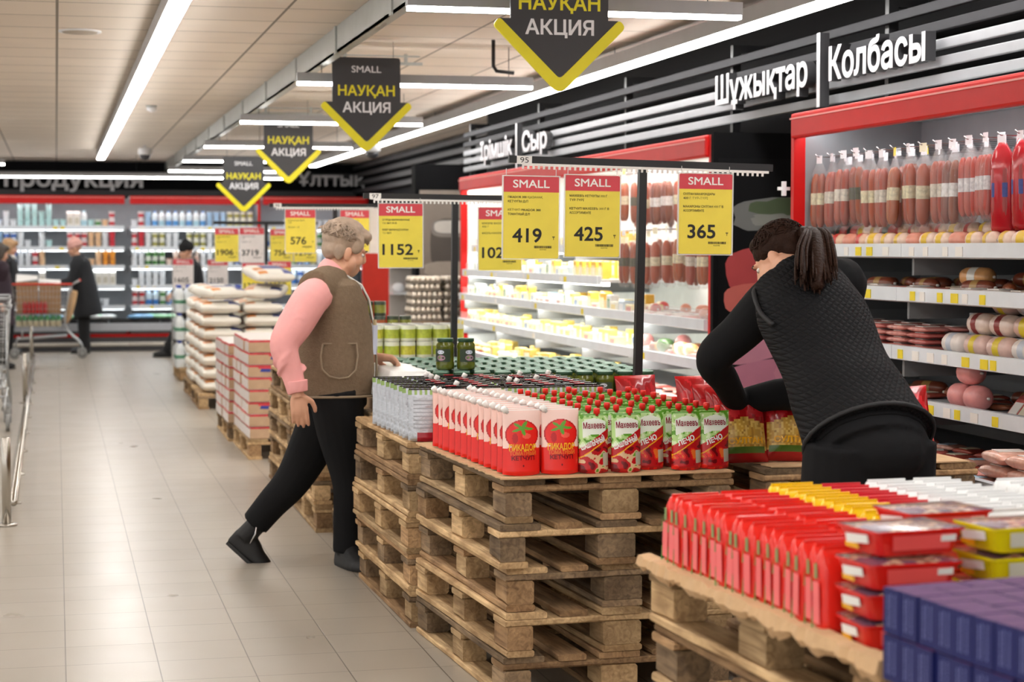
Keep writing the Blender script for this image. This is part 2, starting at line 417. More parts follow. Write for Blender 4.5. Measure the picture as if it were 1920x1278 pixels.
# ---------------------------------------------------------------- open chillers (local x along the front, y into the depth)
RAILM = mat('price rail plastic', '#dfe6ee', .35); LINER = mat('chiller liner grey', '#8f9194', .5); LINERW = mat('chiller liner white', '#e8ebea', .4)
TUBE = mat('chiller tube', (.93, .98, 1), .5, emit=FRIDGE, var=0)
TUBEW = mat('chiller tube warm white', (1, .98, .9), .5, emit=FRIDGE * 2.0, var=0)
YT = K('#eed81f'); 
def chiller(label, loc, rz, W, Ht, depth, shelves, deck, base, tube, liner, canopy=.12, lips=False, seg=1.25, left=True, right=True, tags=(5, 2), under=False):
    t = thing('open_chiller', label, 'refrigerator', loc, rz)
    R = random.Random(label)
    MB().box(0, W, depth - .04, depth, .12, Ht - .02, liner).build('back_panel', t)
    for x, on in ((0, left), (W - .035, right)):
        if on: MB().box(x, x + .035, -.01, .05, .5 if base < .5 else .3, Ht, REDM).box(x, x + .035, .05, depth, .1, Ht, [liner, liner, liner, BLACKM, liner, BLACKM] if 0 else liner).build('side_panel', t)
    MB().box(.036, W - .036, -.03, .02, Ht - canopy, Ht, REDM).box(.036, W - .036, .02, depth - .042, Ht - .03, Ht, LINERW).build('canopy', t, bevel=.012)
    MB().box(.04, W - .04, -.036, -.031, Ht - .03, Ht - .022, K('#f0a09a')).build('canopy_trim', t)
    k = max(1, round(W / 1.25))
    for i in range(k): MB().box(W * i / k + .06, W * (i + 1) / k - .06, .06, .1, Ht - canopy + .03, Ht - canopy + .06, tube).build('light_tube', t)
    for z, y0, *xe in shelves:
        slot = -1
        W0 = W; W = xe[0] if xe else W
        s = MB().box(.04, W - .04, y0, depth - .042, z, z + .02, LINERW if liner is not LINER else K('#b9bdc2')).build('shelf', t)
        n = max(1, round(W / seg))
        for i in range(n):
            x0, x1 = .04 + (W - .08) * i / n, .04 + (W - .08) * (i + 1) / n - .004
            MB().prism([(0, -.012), (.03, -.018), (.03, .045), (0, .045)][::-1], x1 - x0, RAILM, frame((x0, y0 - .032, z), (0, 1, 0), (0, 0, 1))).build('price_rail', s)
            if lips: MB().box(x0, x1, y0 + .002, y0 + .006, z + .021, z + .1, mat('clear plastic', '#ffffff', .1, alpha=.22, var=0)).build('clear_lip', s)
            for q in range(R.randint(*tags[::-1]) if tags else 0):
                xx = x0 + .05 + (x1 - x0 - .16) * (q + R.uniform(.1, .7)) / 8; ww = R.choice([.045, .06]); yel = R.random() < .5
                MB().box(xx, xx + ww, y0 - .036, y0 - .0325, z - .008, z + .03, YT if yel else PAPERW).build('price_tag', s)['label'] = 'yellow price tag' if yel else 'white price tag'
            MB().box(x0 - .004, x0 + .016, y0 + .02, depth - .05, z - .09, z - .001, K('#77797c')).build('shelf_bracket', s)
        if under: MB().box(.06, W - .06, y0 + .03, y0 + .06, z - .022, z - .002, tube).build('shelf_light', s)
        W = W0
    z, y0 = deck
    MB().box(.03, W - .03, y0, depth - .042, z - .1, z, K('#55585c')).build('bottom_deck', t)
    MB().box(0, W, y0 - .04, y0 - .001, z - .06, z + .05, K('#b8bcc4', rough=.3)).build('deck_front_rail', t)
    MB().box(0, W, y0 + .02, depth, .1 if base > .5 else .2, z - .101, REDM).box(0, W, y0 + .05, depth, 0, .1 if base > .5 else .2, BLACKM if base > .5 else K('#59595c')).build('base', t)
    MB().path([(0, y0 - .03, .1), (W, y0 - .03, .1)], .03, K('#e5e0d6', rough=.3), 8).build('bumper_rail', t)
    return t
CH_SA = chiller('near red framed chiller with hanging sausage packs beside woman in quilted vest', (3.5, 8.82, 0), -PI / 2, 5.0, 2.12, .7, [(1.445, .02), (1.26, .0), (1.015, -.02), (.805, -.03)], (.6, -.3), .6, TUBE, LINER, tags=(8, 4))
CH_CH = chiller('brightly lit red framed cheese chiller behind the price cards', (3.5, 16.7, 0), -PI / 2, 6.7, 2.09, .75, [(1.45, .12, 4.45), (1.24, .03, 4.45), (1.03, 0), (.81, -.02)], (.6, -.25), .6, TUBEW, LINERW, lips=True, tags=(2, 0), under=True)
BSH = [(1.745, .06), (1.45, .04), (1.185, .03), (.9, .02), (.61, 0)]
CH_B = [chiller('left back dairy chiller behind the shoppers and trolley', (-2.4, 28.1, 0), 0, 3.4, 2.22, .8, BSH, (.35, -.1), .3, TUBE, LINER, tags=(4, 1), left=False, right=False, under=True),
        chiller('back dairy chiller beside the leftmost arrow sign, behind white price cards', (1.0, 28.1, 0), 0, 1.9, 2.22, .8, BSH, (.35, -.1), .3, TUBE, LINER, tags=(3, 1), left=False, under=True),
        chiller('back chiller behind the head of the woman in pink', (2.9, 28.1, 0), 0, 1.58, 2.22, .8, BSH, (.35, -.1), .3, TUBE, LINER, tags=(3, 1), left=False, under=True)]
# end panels and posters
struct(MB().box(3.49, 4.45, 9.955, 9.995, 0, 2.1, K('#0f0f11', rough=.8, spec=.12)).build('wall_panel'))
t = thing('poster', 'poster of pink sausages at the near end of the cheese chiller', 'poster', (3.52, 9.95, 0))
MB().box(0, .9, 0, .004, .35, 1.96, K('#0f0f11', rough=.7, spec=.15)).build('sheet', t)
mb = MB(); R = random.Random(3)
def blob(mb, cx, cz, rx, rz, m, d=-.0008, ang=0., n=18, jit=.0):
    ca, sa = math.cos(ang), math.sin(ang)
    P = []
    for i in range(n):
        a = 2 * PI * i / n; r = 1 + R.uniform(-jit, jit); c, s = math.cos(a), math.sin(a)
        c = math.copysign(abs(c) ** .6, c); s = math.copysign(abs(s) ** .6, s)
        x, z = rx * r * c, rz * r * s
        P.append((cx + x * ca - z * sa, d, cz + x * sa + z * ca))
    mb.add(P, [tuple(range(n))], m)
def inb(p): return p
for i, (cx, cz, rx, rz, c, a) in enumerate([(.22, 1.36, .2, .12, '#b9484a', .2), (.5, 1.34, .22, .14, '#c55a50', -.2), (.2, 1.2, .19, .08, '#d26d63', .1), (.5, 1.18, .25, .1, '#b04545', .1),
        (.19, 1.08, .17, .06, '#e9a3b4', .25), (.45, 1.03, .28, .08, '#c86f86', .25), (.24, .92, .22, .065, '#e39ab0', .22), (.55, .86, .25, .07, '#d583a0', .25), (.2, .78, .18, .065, '#dd8fa8', .2), (.5, .7, .22, .07, '#e598ae', -.6), (.7, .6, .1, .05, '#c9708c', -.9)]):
    blob(mb, cx + .01, cz, rx * .95, rz, K(c), -.0006 - i * .0004, a)
mb.build('sausage_picture', t)
mb = MB()
blob(mb, .32, 1.66, .24, .085, K('#6f706e'), -.0008, .1, 24, .06); blob(mb, .35, 1.69, .16, .05, K('#4d5a40'), -.0014, .1, 20, .2); blob(mb, .3, 1.63, .12, .03, K('#84857f'), -.002, .1, 20, .2)
mb.build('plate_picture', t)
p = thing('price_clip', 'small white plastic clip cross on the sausage chiller corner post', 'clip', (3.46, 8.84, 1.76)); MB().box(-.03, .03, -.01, .006, -.008, .008, WHITE).build('bar', p); MB().box(-.01, .01, -.012, .004, -.035, .035, WHITE).build('upright', p)
# mural at the far end, black corner block, red end panel with small shelf
struct(MB().box(3.38, 4.45, 18.3, 18.5, 0, 2.28, K('#121214', rough=.8, spec=.12)).build('wall_corner'))
t = thing('mural', 'grey brown wall mural of a milk churn above the egg racks', 'mural', (3.42, 18.27, 0))
MB().box(.0, .5, 0, .02, .6, 2.03, K('#8e8278', var=.25, scale=3)).build('sheet', t)
mb = MB(); R = random.Random(5)
blob(mb, .31, 1.5, .21, .26, K('#5e5650'), -.001); blob(mb, .31, 1.66, .2, .085, K('#8d857f'), -.0015, 0, 24); blob(mb, .31, 1.675, .17, .06, K('#d6d0c8'), -.002, 0, 24); blob(mb, .28, 1.27, .24, .07, K('#b2a598'), -.0025, 0, 24, .05)
mb.build('churn_picture', t)
t = thing('end_panel', 'plain red shelving end panel right of the pink blouse woman', 'panel', (3.5, 21.6, 0)); MB().box(-.12, .44, 0, .05, .1, 1.48, K('#d93a2c', rough=.4)).build('panel', t); MB().box(-.14, .46, -.02, .07, 0, .1, BLACKM).build('plinth', t)
# ---------------------------------------------------------------- pallets
def board(mb, x0, x1, y0, y1, z0, z1, m, R, ch=.004, n=5, jit=.003):
    lx, ly = x1 - x0, y1 - y0
    along = 'y' if ly >= lx else 'x'
    rings = []
    a0, a1 = (y0, y1) if along == 'y' else (x0, x1)
    b0, b1 = (x0, x1) if along == 'y' else (y0, y1)
    for i in range(n + 1):
        a = a0 + (a1 - a0) * i / n
        j0, j1 = R.uniform(0, jit), R.uniform(0, jit); jz = R.uniform(0, jit * .5)
        c = R.uniform(ch * .5, ch * 1.6)
        p = [(b0 + j0 + c, z0), (b1 - j1 - c, z0), (b1 - j1, z0 + c), (b1 - j1, z1 - c - jz), (b1 - j1 - c, z1 - jz), (b0 + j0 + c, z1 - jz), (b0 + j0, z1 - c - jz), (b0 + j0, z0 + c)]
        if along == 'y': rings.append([(q, a, z) for q, z in p])
        else: rings.append([(a, q, z) for q, z in reversed(p)])
    mb.loft(rings, m, smooth=False)
def make_pallet(seed):
    R = random.Random(seed)
    t = thing('wooden_pallet', 'worn wooden pallet', 'pallet')
    w = lambda: R.choice(WOOD if seed != 1 else [WOOD[1], WOOD[1], WOOD[0]])
    XS = [(-.4, -.255 - (.045 if 0 else 0)), (-.0725, .0725), (.255, .4)]
    for x0, x1 in ((-.4, -.3), (-.0725, .0725), (.3, .4)):
        mb = MB(); board(mb, x0, x1, -.6, .6, 0, .022, w(), R); mb.build('bottom_board', t)
        for y in (-.527, 0, .527):
            mb = MB(); board(mb, x0 + .002 + R.uniform(0, .006), x1 - .002 - R.uniform(0, .006), y - .071, y + .071, .0223, .0997, w(), R, .006, 2, .004); mb.build('block', t)
    for y in (-.527, 0, .527):
        mb = MB(); board(mb, -.4, .4, y - .0725, y + .0725, .1, .1217, w(), R); mb.build('stringer_board', t)
    for x0, x1 in ((-.4, -.257), (-.213, -.114), (-.0725, .0725), (.114, .213), (.257, .4)):
        mb = MB(); e = R.uniform(0, .01); board(mb, x0, x1, -.6 + e, .6 - R.uniform(0, .01), .122, .1437, w(), R); mb.build('deck_board', t)
    return t
PAL = [make_pallet(i) for i in range(4)]
PH = .1445
LEV = ['topmost', 'second from top', 'middle', 'fourth from top', 'lowest', 'sixth from top']
npal = 0
def stack(x, y, rz, n, where, base=0):
    global npal
    R = random.Random(where)
    for i in range(n):
        p = dup(PAL[(npal * 3 + i) % 4], (x + R.uniform(-.012, .012), y + R.uniform(-.012, .012), base + PH * i), rz + R.uniform(-.012, .012) + PI * (i % 2),
                f'worn wooden pallet, {LEV[n - 1 - i]}, in the stack {where}' if n > 1 else f'worn wooden pallet on the floor {where}', 'pallets in the aisle displays')
    npal += 1
TOP = PH * 5
D3 = math.radians(3)
stack(1.765, 6.63, D3, 5, 'under the red ketchup pouches')
stack(1.7, 7.87, math.radians(1.2), 5, 'under the silver pouches')
stack(1.775, 9.15, .01, 5, 'behind the woman in pink')
stack(1.7, 10.44, -.01, 5, 'under the bean cans')
stack(2.72, 6.72, .02, 5, 'under the pasta bags')
stack(2.6, 7.98, .0, 5, 'under the right half of the jars')
stack(2.6, 9.24, .0, 5, 'at far right under the jars')
stack(1.815, 3.78, math.radians(3.2), 5, 'under the red noodle packs')
stack(1.865, 2.53, math.radians(7), 5, 'under the blue boxes')
stack(2.68, 3.84, math.radians(3.2), 5, 'under the white packs')
def sheet(name, lab, cx, cy, rz, w, l, z, m=KRAFT, torn=.0, R=random.Random(1), over=0.02, wav=0.0):
    n = 60
    P = []
    for i in range(n): P.append((-w / 2 - over + R.uniform(-torn, torn), -l / 2 + l * i / n))
    for i in range(12): P.append((-w / 2 + w * i / 12, l / 2 + R.uniform(-torn, torn) * .5))
    for i in range(12): P.append((w / 2, l / 2 - l * i / 12))
    for i in range(12): P.append((w / 2 - w * i / 12, -l / 2 + R.uniform(-torn, torn) * .5 - .01))
    mb = MB(); mb.prism(P, .005, m); o = mb.build(name, loc=(cx, cy, z)); o.rotation_euler = (0, 0, rz)
    return tag(o, lab, 'cardboard')
sheet('cardboard_sheet', 'flat cardboard layer sheet under the ketchup pouches', 1.765, 6.63, D3, .8, 1.2, TOP + .0005, torn=.006, over=.006)
sheet('cardboard_sheet', 'flat cardboard layer sheet under the pasta bags', 2.72, 6.72, .02, .74, 1.16, TOP + .0005, torn=.01, over=0)
# torn corrugated board under the noodle packs: the folded fluted edge bulges over the pallet
t = thing('cardboard_sheet', 'torn corrugated cardboard sheet with crumpled edge under the noodle packs', 'cardboard', (1.815, 3.78, TOP + .001), math.radians(3.2))
MB().box(-.4, .4, -.6, .6, 0, .006, KRAFT).build('layer_sheet', t)
R = random.Random(11); rings = []
for i in range(70):
    y = -.62 + 1.24 * i / 69; k = .5 + .5 * math.sin(i * .55) + R.uniform(-.35, .35)
    o = R.uniform(0, .012); b = -.012 - .02 * max(0, k)
    rings.append([(-.38, y, .0065), (-.405, y, .016 + .004 * k), (-.43 - o, y, .012 + .005 * k), (-.436 - o, y, b * .4), (-.424 - o, y, b), (-.414, y, b * .8), (-.418, y, -.002), (-.402, y, .004)])
MB().loft(rings, KRAFT, smooth=False).build('torn_edge', t)
# ---------------------------------------------------------------- pouches
def surf(w, h, d, s, t):
    """doypack: half thickness at (s in -1..1, t in 0..1)"""
    e = max(0, 1 - abs(s) ** 2.6)
    prof = (1 - t) ** .75 * (1 if t > .06 else .75 + .25 * t / .06)
    return .0012 + d / 2 * prof * e ** .6
def pouch(w, h, d, art, back, nu=36, nv=50, taper=.03):
    mb = MB()
    for side, fn in ((-1, art), (1, back)):
        vs = []; fs = []; ms = []
        nu_, nv_ = (nu, nv) if side < 0 or back != art else (12, 16)
        for j in range(nv_ + 1):
            for i in range(nu_ + 1):
                s = -1 + 2 * i / nu_; t = j / nv_
                x = w / 2 * s * (1 - taper * (1 - t) * 0 - .04 * math.sin(t * PI) * .5); lift = .012 * h * abs(s) ** 2 * (1 - t) ** 6
                vs.append((x, side * surf(w, h, d, s, t), h * t + lift * 2))
        for j in range(nv_):
            for i in range(nu_):
                a = j * (nu_ + 1) + i; q = (a, a + 1, a + nu_ + 2, a + nu_ + 1)
                fs.append(q if side < 0 else q[::-1]); ms.append(fn((-1 + 2 * (i + .5) / nu_) * w / 2, (j + .5) / nv_ * h))
        b = len(mb.v); mb.v += [Vector(p) for p in vs]
        for f, m in zip(fs, ms): mb.f.append([b + q for q in f]); mb.m.append(mb.mi(m)); mb.sm.append(True)
    return mb
def pwarp(w, h, d, cx, cz, ang=0, side=-1):
    c, s_ = math.cos(ang), math.sin(ang)
    def W(x, y, dd):
        X = cx + x * c - y * s_; Z = cz + x * s_ + y * c
        s = max(-1, min(1, X / (w / 2))); t = max(0, min(1, Z / h))
        return (X * -side, side * (surf(w, h, d, s, t) + .0012 + dd), Z)
    return W
GL = dict(rough=.22)
RED1 = K('#e2231a', **GL); RED2 = K('#b8151a', **GL); PINKW = K('#f6cfc4', **GL); YEL = K('#f5b21d', **GL); GRN = K('#5d9a2b', **GL); DGRN = K('#2f6a25', **GL); MAR = K('#8d1630', **GL); LGRN = K('#b5d98a', **GL); SILV = mat('silver foil', '#b4b8bf', .3, .7, bump=.6, bscale=35); WHT = K('#f4f2ee', **GL); DARKR = K('#6e0d12', **GL); ORNG = K('#e8712a', **GL); TAN = K('#d9b48b', **GL); BLK = K('#1d191b', **GL)
def cap_mb(m, r, h, c, rot=0):
    mb = MB(); mb.M = Matrix.Translation(c) @ Matrix.Rotation(rot, 4, 'Y')
    mb.lathe([(r * .6, -.006), (r * .6, 0), (r, .001), (r, h * .85), (r * .85, h)], m, 10)
    return mb
# red ketchup pouch
w1, h1, d1 = .128, .215, .06
def art_k(x, z):
    X, Zr = x / w1, z / h1
    e = (X / .45) ** 2 + ((Zr - .62) / .225) ** 2
    if Zr > .985: return WHT
    if e < 1 and Zr > .4:
        # tomato leaves: star
        dx, dz = X * w1, (Zr - .72) * h1
        r = math.hypot(dx, dz * 1.6); a = math.atan2(dz * 1.6, dx)
        if r < .012 + .026 * abs(math.cos(a * 2.5 + .3)) ** 3: return GRN
        if ((X - .12) / .12) ** 2 + ((Zr - .6) / .04) ** 2 < 1: return K('#f05a48', **GL)
        return RED2 if e > .86 or (X + .2) ** 2 + (Zr - .57) ** 2 < .006 else RED1
    if Zr > .47 - .06 * abs(X) * 2: return PINKW
    return RED1
mb = pouch(w1, h1, d1, art_k, lambda x, z: RED1 if z < h1 * .47 else PINKW, 56, 84)
for s_, hh, zz, m, ww in (('ПИКАДОР', .02, .385, YEL, .092), ('ТОМАТНЫЙ', .013, .315, ORNG, .09), ('КЕТЧУП', .014, .24, DARKR, .078)):
    mb.text(s_, hh, m, w=ww, bold=.03, warp=pwarp(w1, h1, d1, 0, zz * h1))
mb.text('♦', .006, DARKR, w=.006, warp=pwarp(w1, h1, d1, 0, .14 * h1))
KET = thing('ketchup_pouch', 'x', 'pouch'); mb.build('pouch_body', KET)
cap_mb(K('#f3f1ee', rough=.4), .011, .02, (-.05, 0, h1 - .006), -.7).build('cap', KET)
# green topped ketchup pouch
w2, h2, d2 = .106, .195, .055
def art_m(kind):
    red2 = RED2
    def A(x, z):
        X, Zr = x / w2, z / h2
        dg = Zr - (.52 + X * .34)                                    # diagonal band
        if Zr > .97: return GRN
        if dg > .07:
            if .66 < Zr - .1 * math.cos(X * 3) + .1 < .93 and abs(X) < .4: return K('#e9efe2', **GL)
            n = noise.noise(Vector((x * 60, z * 60, kind)))
            return GRN if n > .18 else (LGRN if n > -.25 else K('#dff0c4', **GL))
        if dg > -.08: return RED2 if kind == 0 else K('#c41a1e', **GL)
        if dg > -.1: return YEL
        n = noise.noise(Vector((x * 45 + 9 * kind, z * 45, 3.3)))
        if X > .26 and .12 < Zr < .34: return K('#b7b09c', **GL)
        if n > .33: return GRN if kind == 0 else ORNG
        if n > .1: return TAN if kind == 0 else RED1
        if n < -.35: return DARKR
        return RED2
    return A
MAH = []
for kind, word in ((0, 'ШАШЛЫЧНЫЙ'), (1, 'ЛЕЧО')):
    mb = pouch(w2, h2, d2, art_m(kind), lambda x, z: RED2 if z < h2 * .55 else LGRN, 48, 76)
    mb.text('Махеевъ', .02, MAR, w=.078, bold=.025, warp=pwarp(w2, h2, d2, 0, .76 * h2))
    mb.text(word, .017, WHT, w=.088 if kind == 0 else .062, bold=.035, warp=pwarp(w2, h2, d2, -.004, .475 * h2, .34))
    t = thing('ketchup_pouch', 'x', 'pouch'); mb.build('pouch_body', t)
    cap_mb(K('#e6241c', rough=.35), .011, .019, (0.012, 0, h2), 0).build('cap', t); MAH.append(t)
# dark sauce pouch, silver back towards the aisle
w3, h3, d3 = .13, .2, .05
def art_s(x, z):
    X, Zr = x / w3, z / h3
    if Zr > .9: return K('#8fae5f', **GL) if math.sin(x * 300) > 0 else SILV
    if Zr < .17 and abs(X) < .22: return K('#a01a28', **GL)
    if .25 < Zr < .8 and abs(X) < .34 and int(z * 400) % 3 == 0: return K('#9a9da3', **GL)
    return SILV
def art_d(x, z):
    Zr = z / h3; n = noise.noise(Vector((x * 50, z * 50, 1)))
    if Zr > .82: return BLK if n < .2 else K('#7c1626', **GL)
    return K('#97172b', **GL) if n > -.1 else BLK
mb = pouch(w3, h3, d3, art_s, art_d, 26, 40)
SIL = thing('sauce_pouch', 'x', 'pouch'); mb.build('pouch_body', SIL)
MB().box(-w3 / 2 + .004, w3 / 2 - .004, -.004, .004, h3 - .001, h3 + .004, K('#241519', **GL)).build('top_seal', SIL)
SIL2 = dup(SIL); cap_mb(K('#f3f1ee', rough=.4), .011, .02, (.03, 0, h3), .5).build('cap', SIL2)
SIL3 = thing('sauce_pouch', 'x', 'pouch'); mb = pouch(w3, h3, d3, art_d, art_d, 14, 20); mb.build('pouch_body', SIL3); MB().box(-w3 / 2 + .004, w3 / 2 - .004, -.008, .008, h3 - .001, h3 + .005, BLK).build('top_seal', SIL3); MB().box(-.03, .01, -.009, .009, h3 + .005, h3 + .008, K('#b3202f', **GL)).build('seal_print', SIL3)
Zt = TOP + .006
def rp(ox, oy, rz, x, y): return (ox + x * math.cos(rz) - y * math.sin(rz), oy + x * math.sin(rz) + y * math.cos(rz))
R = random.Random(21)
for c in range(2):
    for r in range(13):
        x, y = rp(1.765, 6.63, D3, -.318 + c * .133, -.535 + r * .079)
        dup(KET, (x + R.uniform(-.004, .004), y + R.uniform(-.006, .006), Zt), D3 + R.uniform(-.05, .05), f'red ketchup pouch with tomato print, {nth(r)} back, {"aisle edge" if c == 0 else "inner"} file', 'red ketchup pouches')
for c in range(5):
    for r in range(10):
        x, y = rp(1.765, 6.63, D3, -.068 + c * .103 + (.012 if c > 2 else 0), -.535 + r * .1 + (.05 if c in (2,) else 0) + R.uniform(-.01, .01))
        k = 1 if (c == 2 or (c == 3 and r == 0)) else (0 if R.random() < .75 else 1)
        dup(MAH[k], (x + R.uniform(-.006, .006), y, Zt), D3 + R.uniform(-.1, .1), f'green topped ketchup pouch with red cap, {nth(r)} back, {nth(c)} file from red pouches', 'green topped ketchup pouches')
for c in range(6):
    for r in range(9):
        x, y = rp(1.7, 7.87, math.radians(1.2), -.33 + c * .134, -.56 + r * .09)
        src = SIL if r == 0 or c == 0 else (SIL2 if R.random() < .22 else SIL3)
        if c == 0: src = SIL
        dup(src, (x + R.uniform(-.006, .006), y + R.uniform(-.006, .006), TOP + .0005 + R.uniform(0, .012) * 0), R.uniform(-.08, .08) - (.12 if c == 0 else 0), f'silver backed sauce pouch, {nth(r)} back, {nth(c)} file from the aisle', 'dark sauce pouches')
for o in (KET, *MAH, SIL, SIL2, SIL3): drop(o)
# ---------------------------------------------------------------- pickle jars
GLASSG = mat('pickle brine glass', '#59601d', .1, var=.6, scale=22, spec=.6); LIDG = mat('green jar lid', '#8fb5a4', .35, .3, var=.2, scale=15); LIDD = mat('dark green lid', '#234a33', .35)
def make_jar():
    t = thing('pickle_jar', 'x', 'jar')
    MB().lathe([(.03, 0), (.041, .004), (.043, .014), (.043, .03), (.041, .04), (.041, .095), (.043, .105), (.042, .116), (.033, .128), (.033, .13)], GLASSG, 18).build('glass_body', t)
    MB().lathe([(.036, .128), (.038, .13), (.038, .142), (.0365, .1445), (.032, .1445), (.031, .143), (.0, .143)], LIDD, 18, cap=False, mfn=lambda i: LIDG if i >= 3 else None).build('lid', t)
    mb = MB()
    for a0, a1, m in ((-2.6, -.5, K('#2c3d2a')),):
        n = 14
        rings = [[(.0436 * math.cos(a0 + (a1 - a0) * j / n), .0436 * math.sin(a0 + (a1 - a0) * j / n), z) for j in range(n + 1)] for z in (.038, .096)]
        mb.loft(rings, m, cap=False, close=False)
    def wr(cx, cz): return lambda x, y, d: (.0442 * math.cos(-PI / 2 + (cx + x) / .0442), .0442 * math.sin(-PI / 2 + (cx + x) / .0442), cz + y)
    def oval(cx, cz, rx, rz, m):
        f = wr(cx, cz); P = [f(rx * math.cos(a * PI / 10), rz * math.sin(a * PI / 10), 0) for a in range(20)]; mb.add(P + [f(0, 0, 0)], [(i, (i + 1) % 20, 20) for i in range(20)], m)
    oval(.0, .082, .017, .009, K('#cfd6e6')); oval(.002, .056, .02, .0125, K('#b58aa0')); oval(-.003, .058, .008, .006, K('#7e9a58'))
    mb.build('label_band', t)
    return t
JAR = make_jar()
ZJ = TOP + .046
tag(MB().box(1.42, 2.72, 8.35, 9.72, 0, .045, KRAFT).build('cardboard_stack', loc=(0, 0, TOP + .0005)), 'thick cardboard layer lifting the pickle jars above the pallets', 'cardboard')
JN = 0
for r in range(13):
    for c in range(11):
        x = 1.68 + c * .0925 + (.02 if r % 2 else 0); y = 8.41 + r * .098 - .012 * (c - 5)
        dup(JAR, (x, y, ZJ), R.uniform(-.5, .5), f'green lidded pickle jar, {nth(c)} from the aisle, {nth(r)} row back', 'pickle jars with green lids'); JN += 1
for i, (x, y, lab) in enumerate(((1.73, 8.62, 'left one of the two pickle jars standing on top of the lids'), (1.823, 8.6, 'right one of the two pickle jars standing on top of the lids'))):
    dup(JAR, (x, y, ZJ + .1455), -.7 + i * .85, lab, 'single pickle jars')
mb = MB(); vs = []; 
for j in range(25):
    for i in range(11):
        x, y = 1.43 + .215 * i / 10, 8.38 + 1.3 * j / 24
        vs.append((x, y, .15 + .01 * noise.noise(Vector((x * 14, y * 14, 0))) - (.05 if i in (0, 10) else 0) - (.05 if j in (0, 24) else 0)))
mb.add(vs, [(j * 11 + i, j * 11 + i + 1, (j + 1) * 11 + i + 1, (j + 1) * 11 + i) for j in range(24) for i in range(10)], mat('white stretch film', '#e9ebe8', .25, var=.12, scale=30), True)
mb.box(1.44, 1.63, 8.39, 9.67, .001, .09, K('#dcdcd6'))
tag(mb.build('wrapped_carton', loc=(0, 0, ZJ)), 'white film wrapped carton under the reaching hand beside the pickle jars', 'carton')
drop(JAR)
# ---------------------------------------------------------------- pasta bags
def pillow(w, h, d, art, nu=24, nv=34):
    mb = MB()
    for side in (-1, 1):
        vs = []; fs = []; ms = []
        for j in range(nv + 1):
            for i in range(nu + 1):
                s = -1 + 2 * i / nu; t = -1 + 2 * j / nv
                th = .0015 + d / 2 * (max(0, 1 - s * s) ** .6) * (max(0, 1 - abs(t) ** 3.5) ** .75)
                th *= 1 + .12 * noise.noise(Vector((s * 3, t * 3, side * 4.)))
                vs.append((w / 2 * s * (1 - .05 * (1 - t * t)), side * th, h / 2 * t + h / 2))
        for j in range(nv):
            for i in range(nu):
                a = j * (nu + 1) + i; q = (a, a + 1, a + nu + 2, a + nu + 1); fs.append(q if side < 0 else q[::-1]); ms.append(art(-1 + 2 * (i + .5) / nu, (j + .5) / nv))
        b = len(mb.v); mb.v += [Vector(p) for p in vs]
        for f, m in zip(fs, ms): mb.f.append([b + q for q in f]); mb.m.append(mb.mi(m)); mb.sm.append(True)
    return mb
PASTA = [K('#c79a3c', rough=.3), K('#e0bd62', rough=.3), K('#a87a2a', rough=.3)]
BAGR = mat('red bag film', '#a31217', .16, var=.3, scale=18); 
def art_p(s, t):
    if t > .56 + .05 * math.cos(s * 3): return (BAGR if noise.noise(Vector((s * 4, t * 5, 7))) > -.15 else K('#c8222a', rough=.16)) if t < .95 else RED2
    if .12 < t < .2 and abs(s) < .8: return K('#4d6b26', **GL)
    if t < .16: return BAGR
    if abs(s) > .9: return BAGR
    n = noise.noise(Vector((s * 9, t * 16, 2)))
    return PASTA[0] if n < .05 else (PASTA[1] if n < .35 else PASTA[2])
mb = pillow(.19, .25, .085, art_p)
f = lambda cx, cz: (lambda x, y, d: (cx + x, -.047 * (1 - (abs(cx + x) / .095) ** 2) ** .6 - .004 - d, cz + y))
mb.text('СУЛТАН', .02, YEL, w=.125, bold=.03, warp=f(0, .062))
PAS = thing('pasta_bag', 'x', 'bag'); mb.build('bag_body', PAS)
def bag(x, y, z, rot, lab): dup(PAS, (x, y, z), rot=rot, label=lab, group='red pasta bags')
zb = TOP + .008
for args in ((2.3, 6.24, zb, (-.22, 0, .05), 'red pasta bag standing next to the last green topped ketchup pouch'), (2.475, 6.25, zb, (-.22, .03, -.12), 'red pasta bag right against the black quilted vest, front row'),
             (2.32, 6.38, zb, (-.2, 0, .1), 'red pasta bag behind the front bag beside the ketchup'), (2.5, 6.41, zb, (-.2, 0, -.1), 'red pasta bag under the bent black sleeve'), (2.98, 6.36, zb, (-.35, -.1, -.25), 'red pasta bag right of the hip of the bending woman'),
             (2.36, 6.62, zb, (-.25, 0, .3), 'red pasta bag top left of the black sleeve cuff'), (2.2, 7.1, zb, (-.2, 0, .3), 'red pasta bag behind the green topped ketchup pouches, nearer of two'), (2.42, 7.02, zb, (-.2, 0, .1), 'red pasta bag behind the green topped ketchup pouches, farther of two'), (2.9, 6.7, zb, (-.3, 0, -.1), 'red pasta bag behind the bag at the right hip')):
    bag(*args)
drop(PAS)
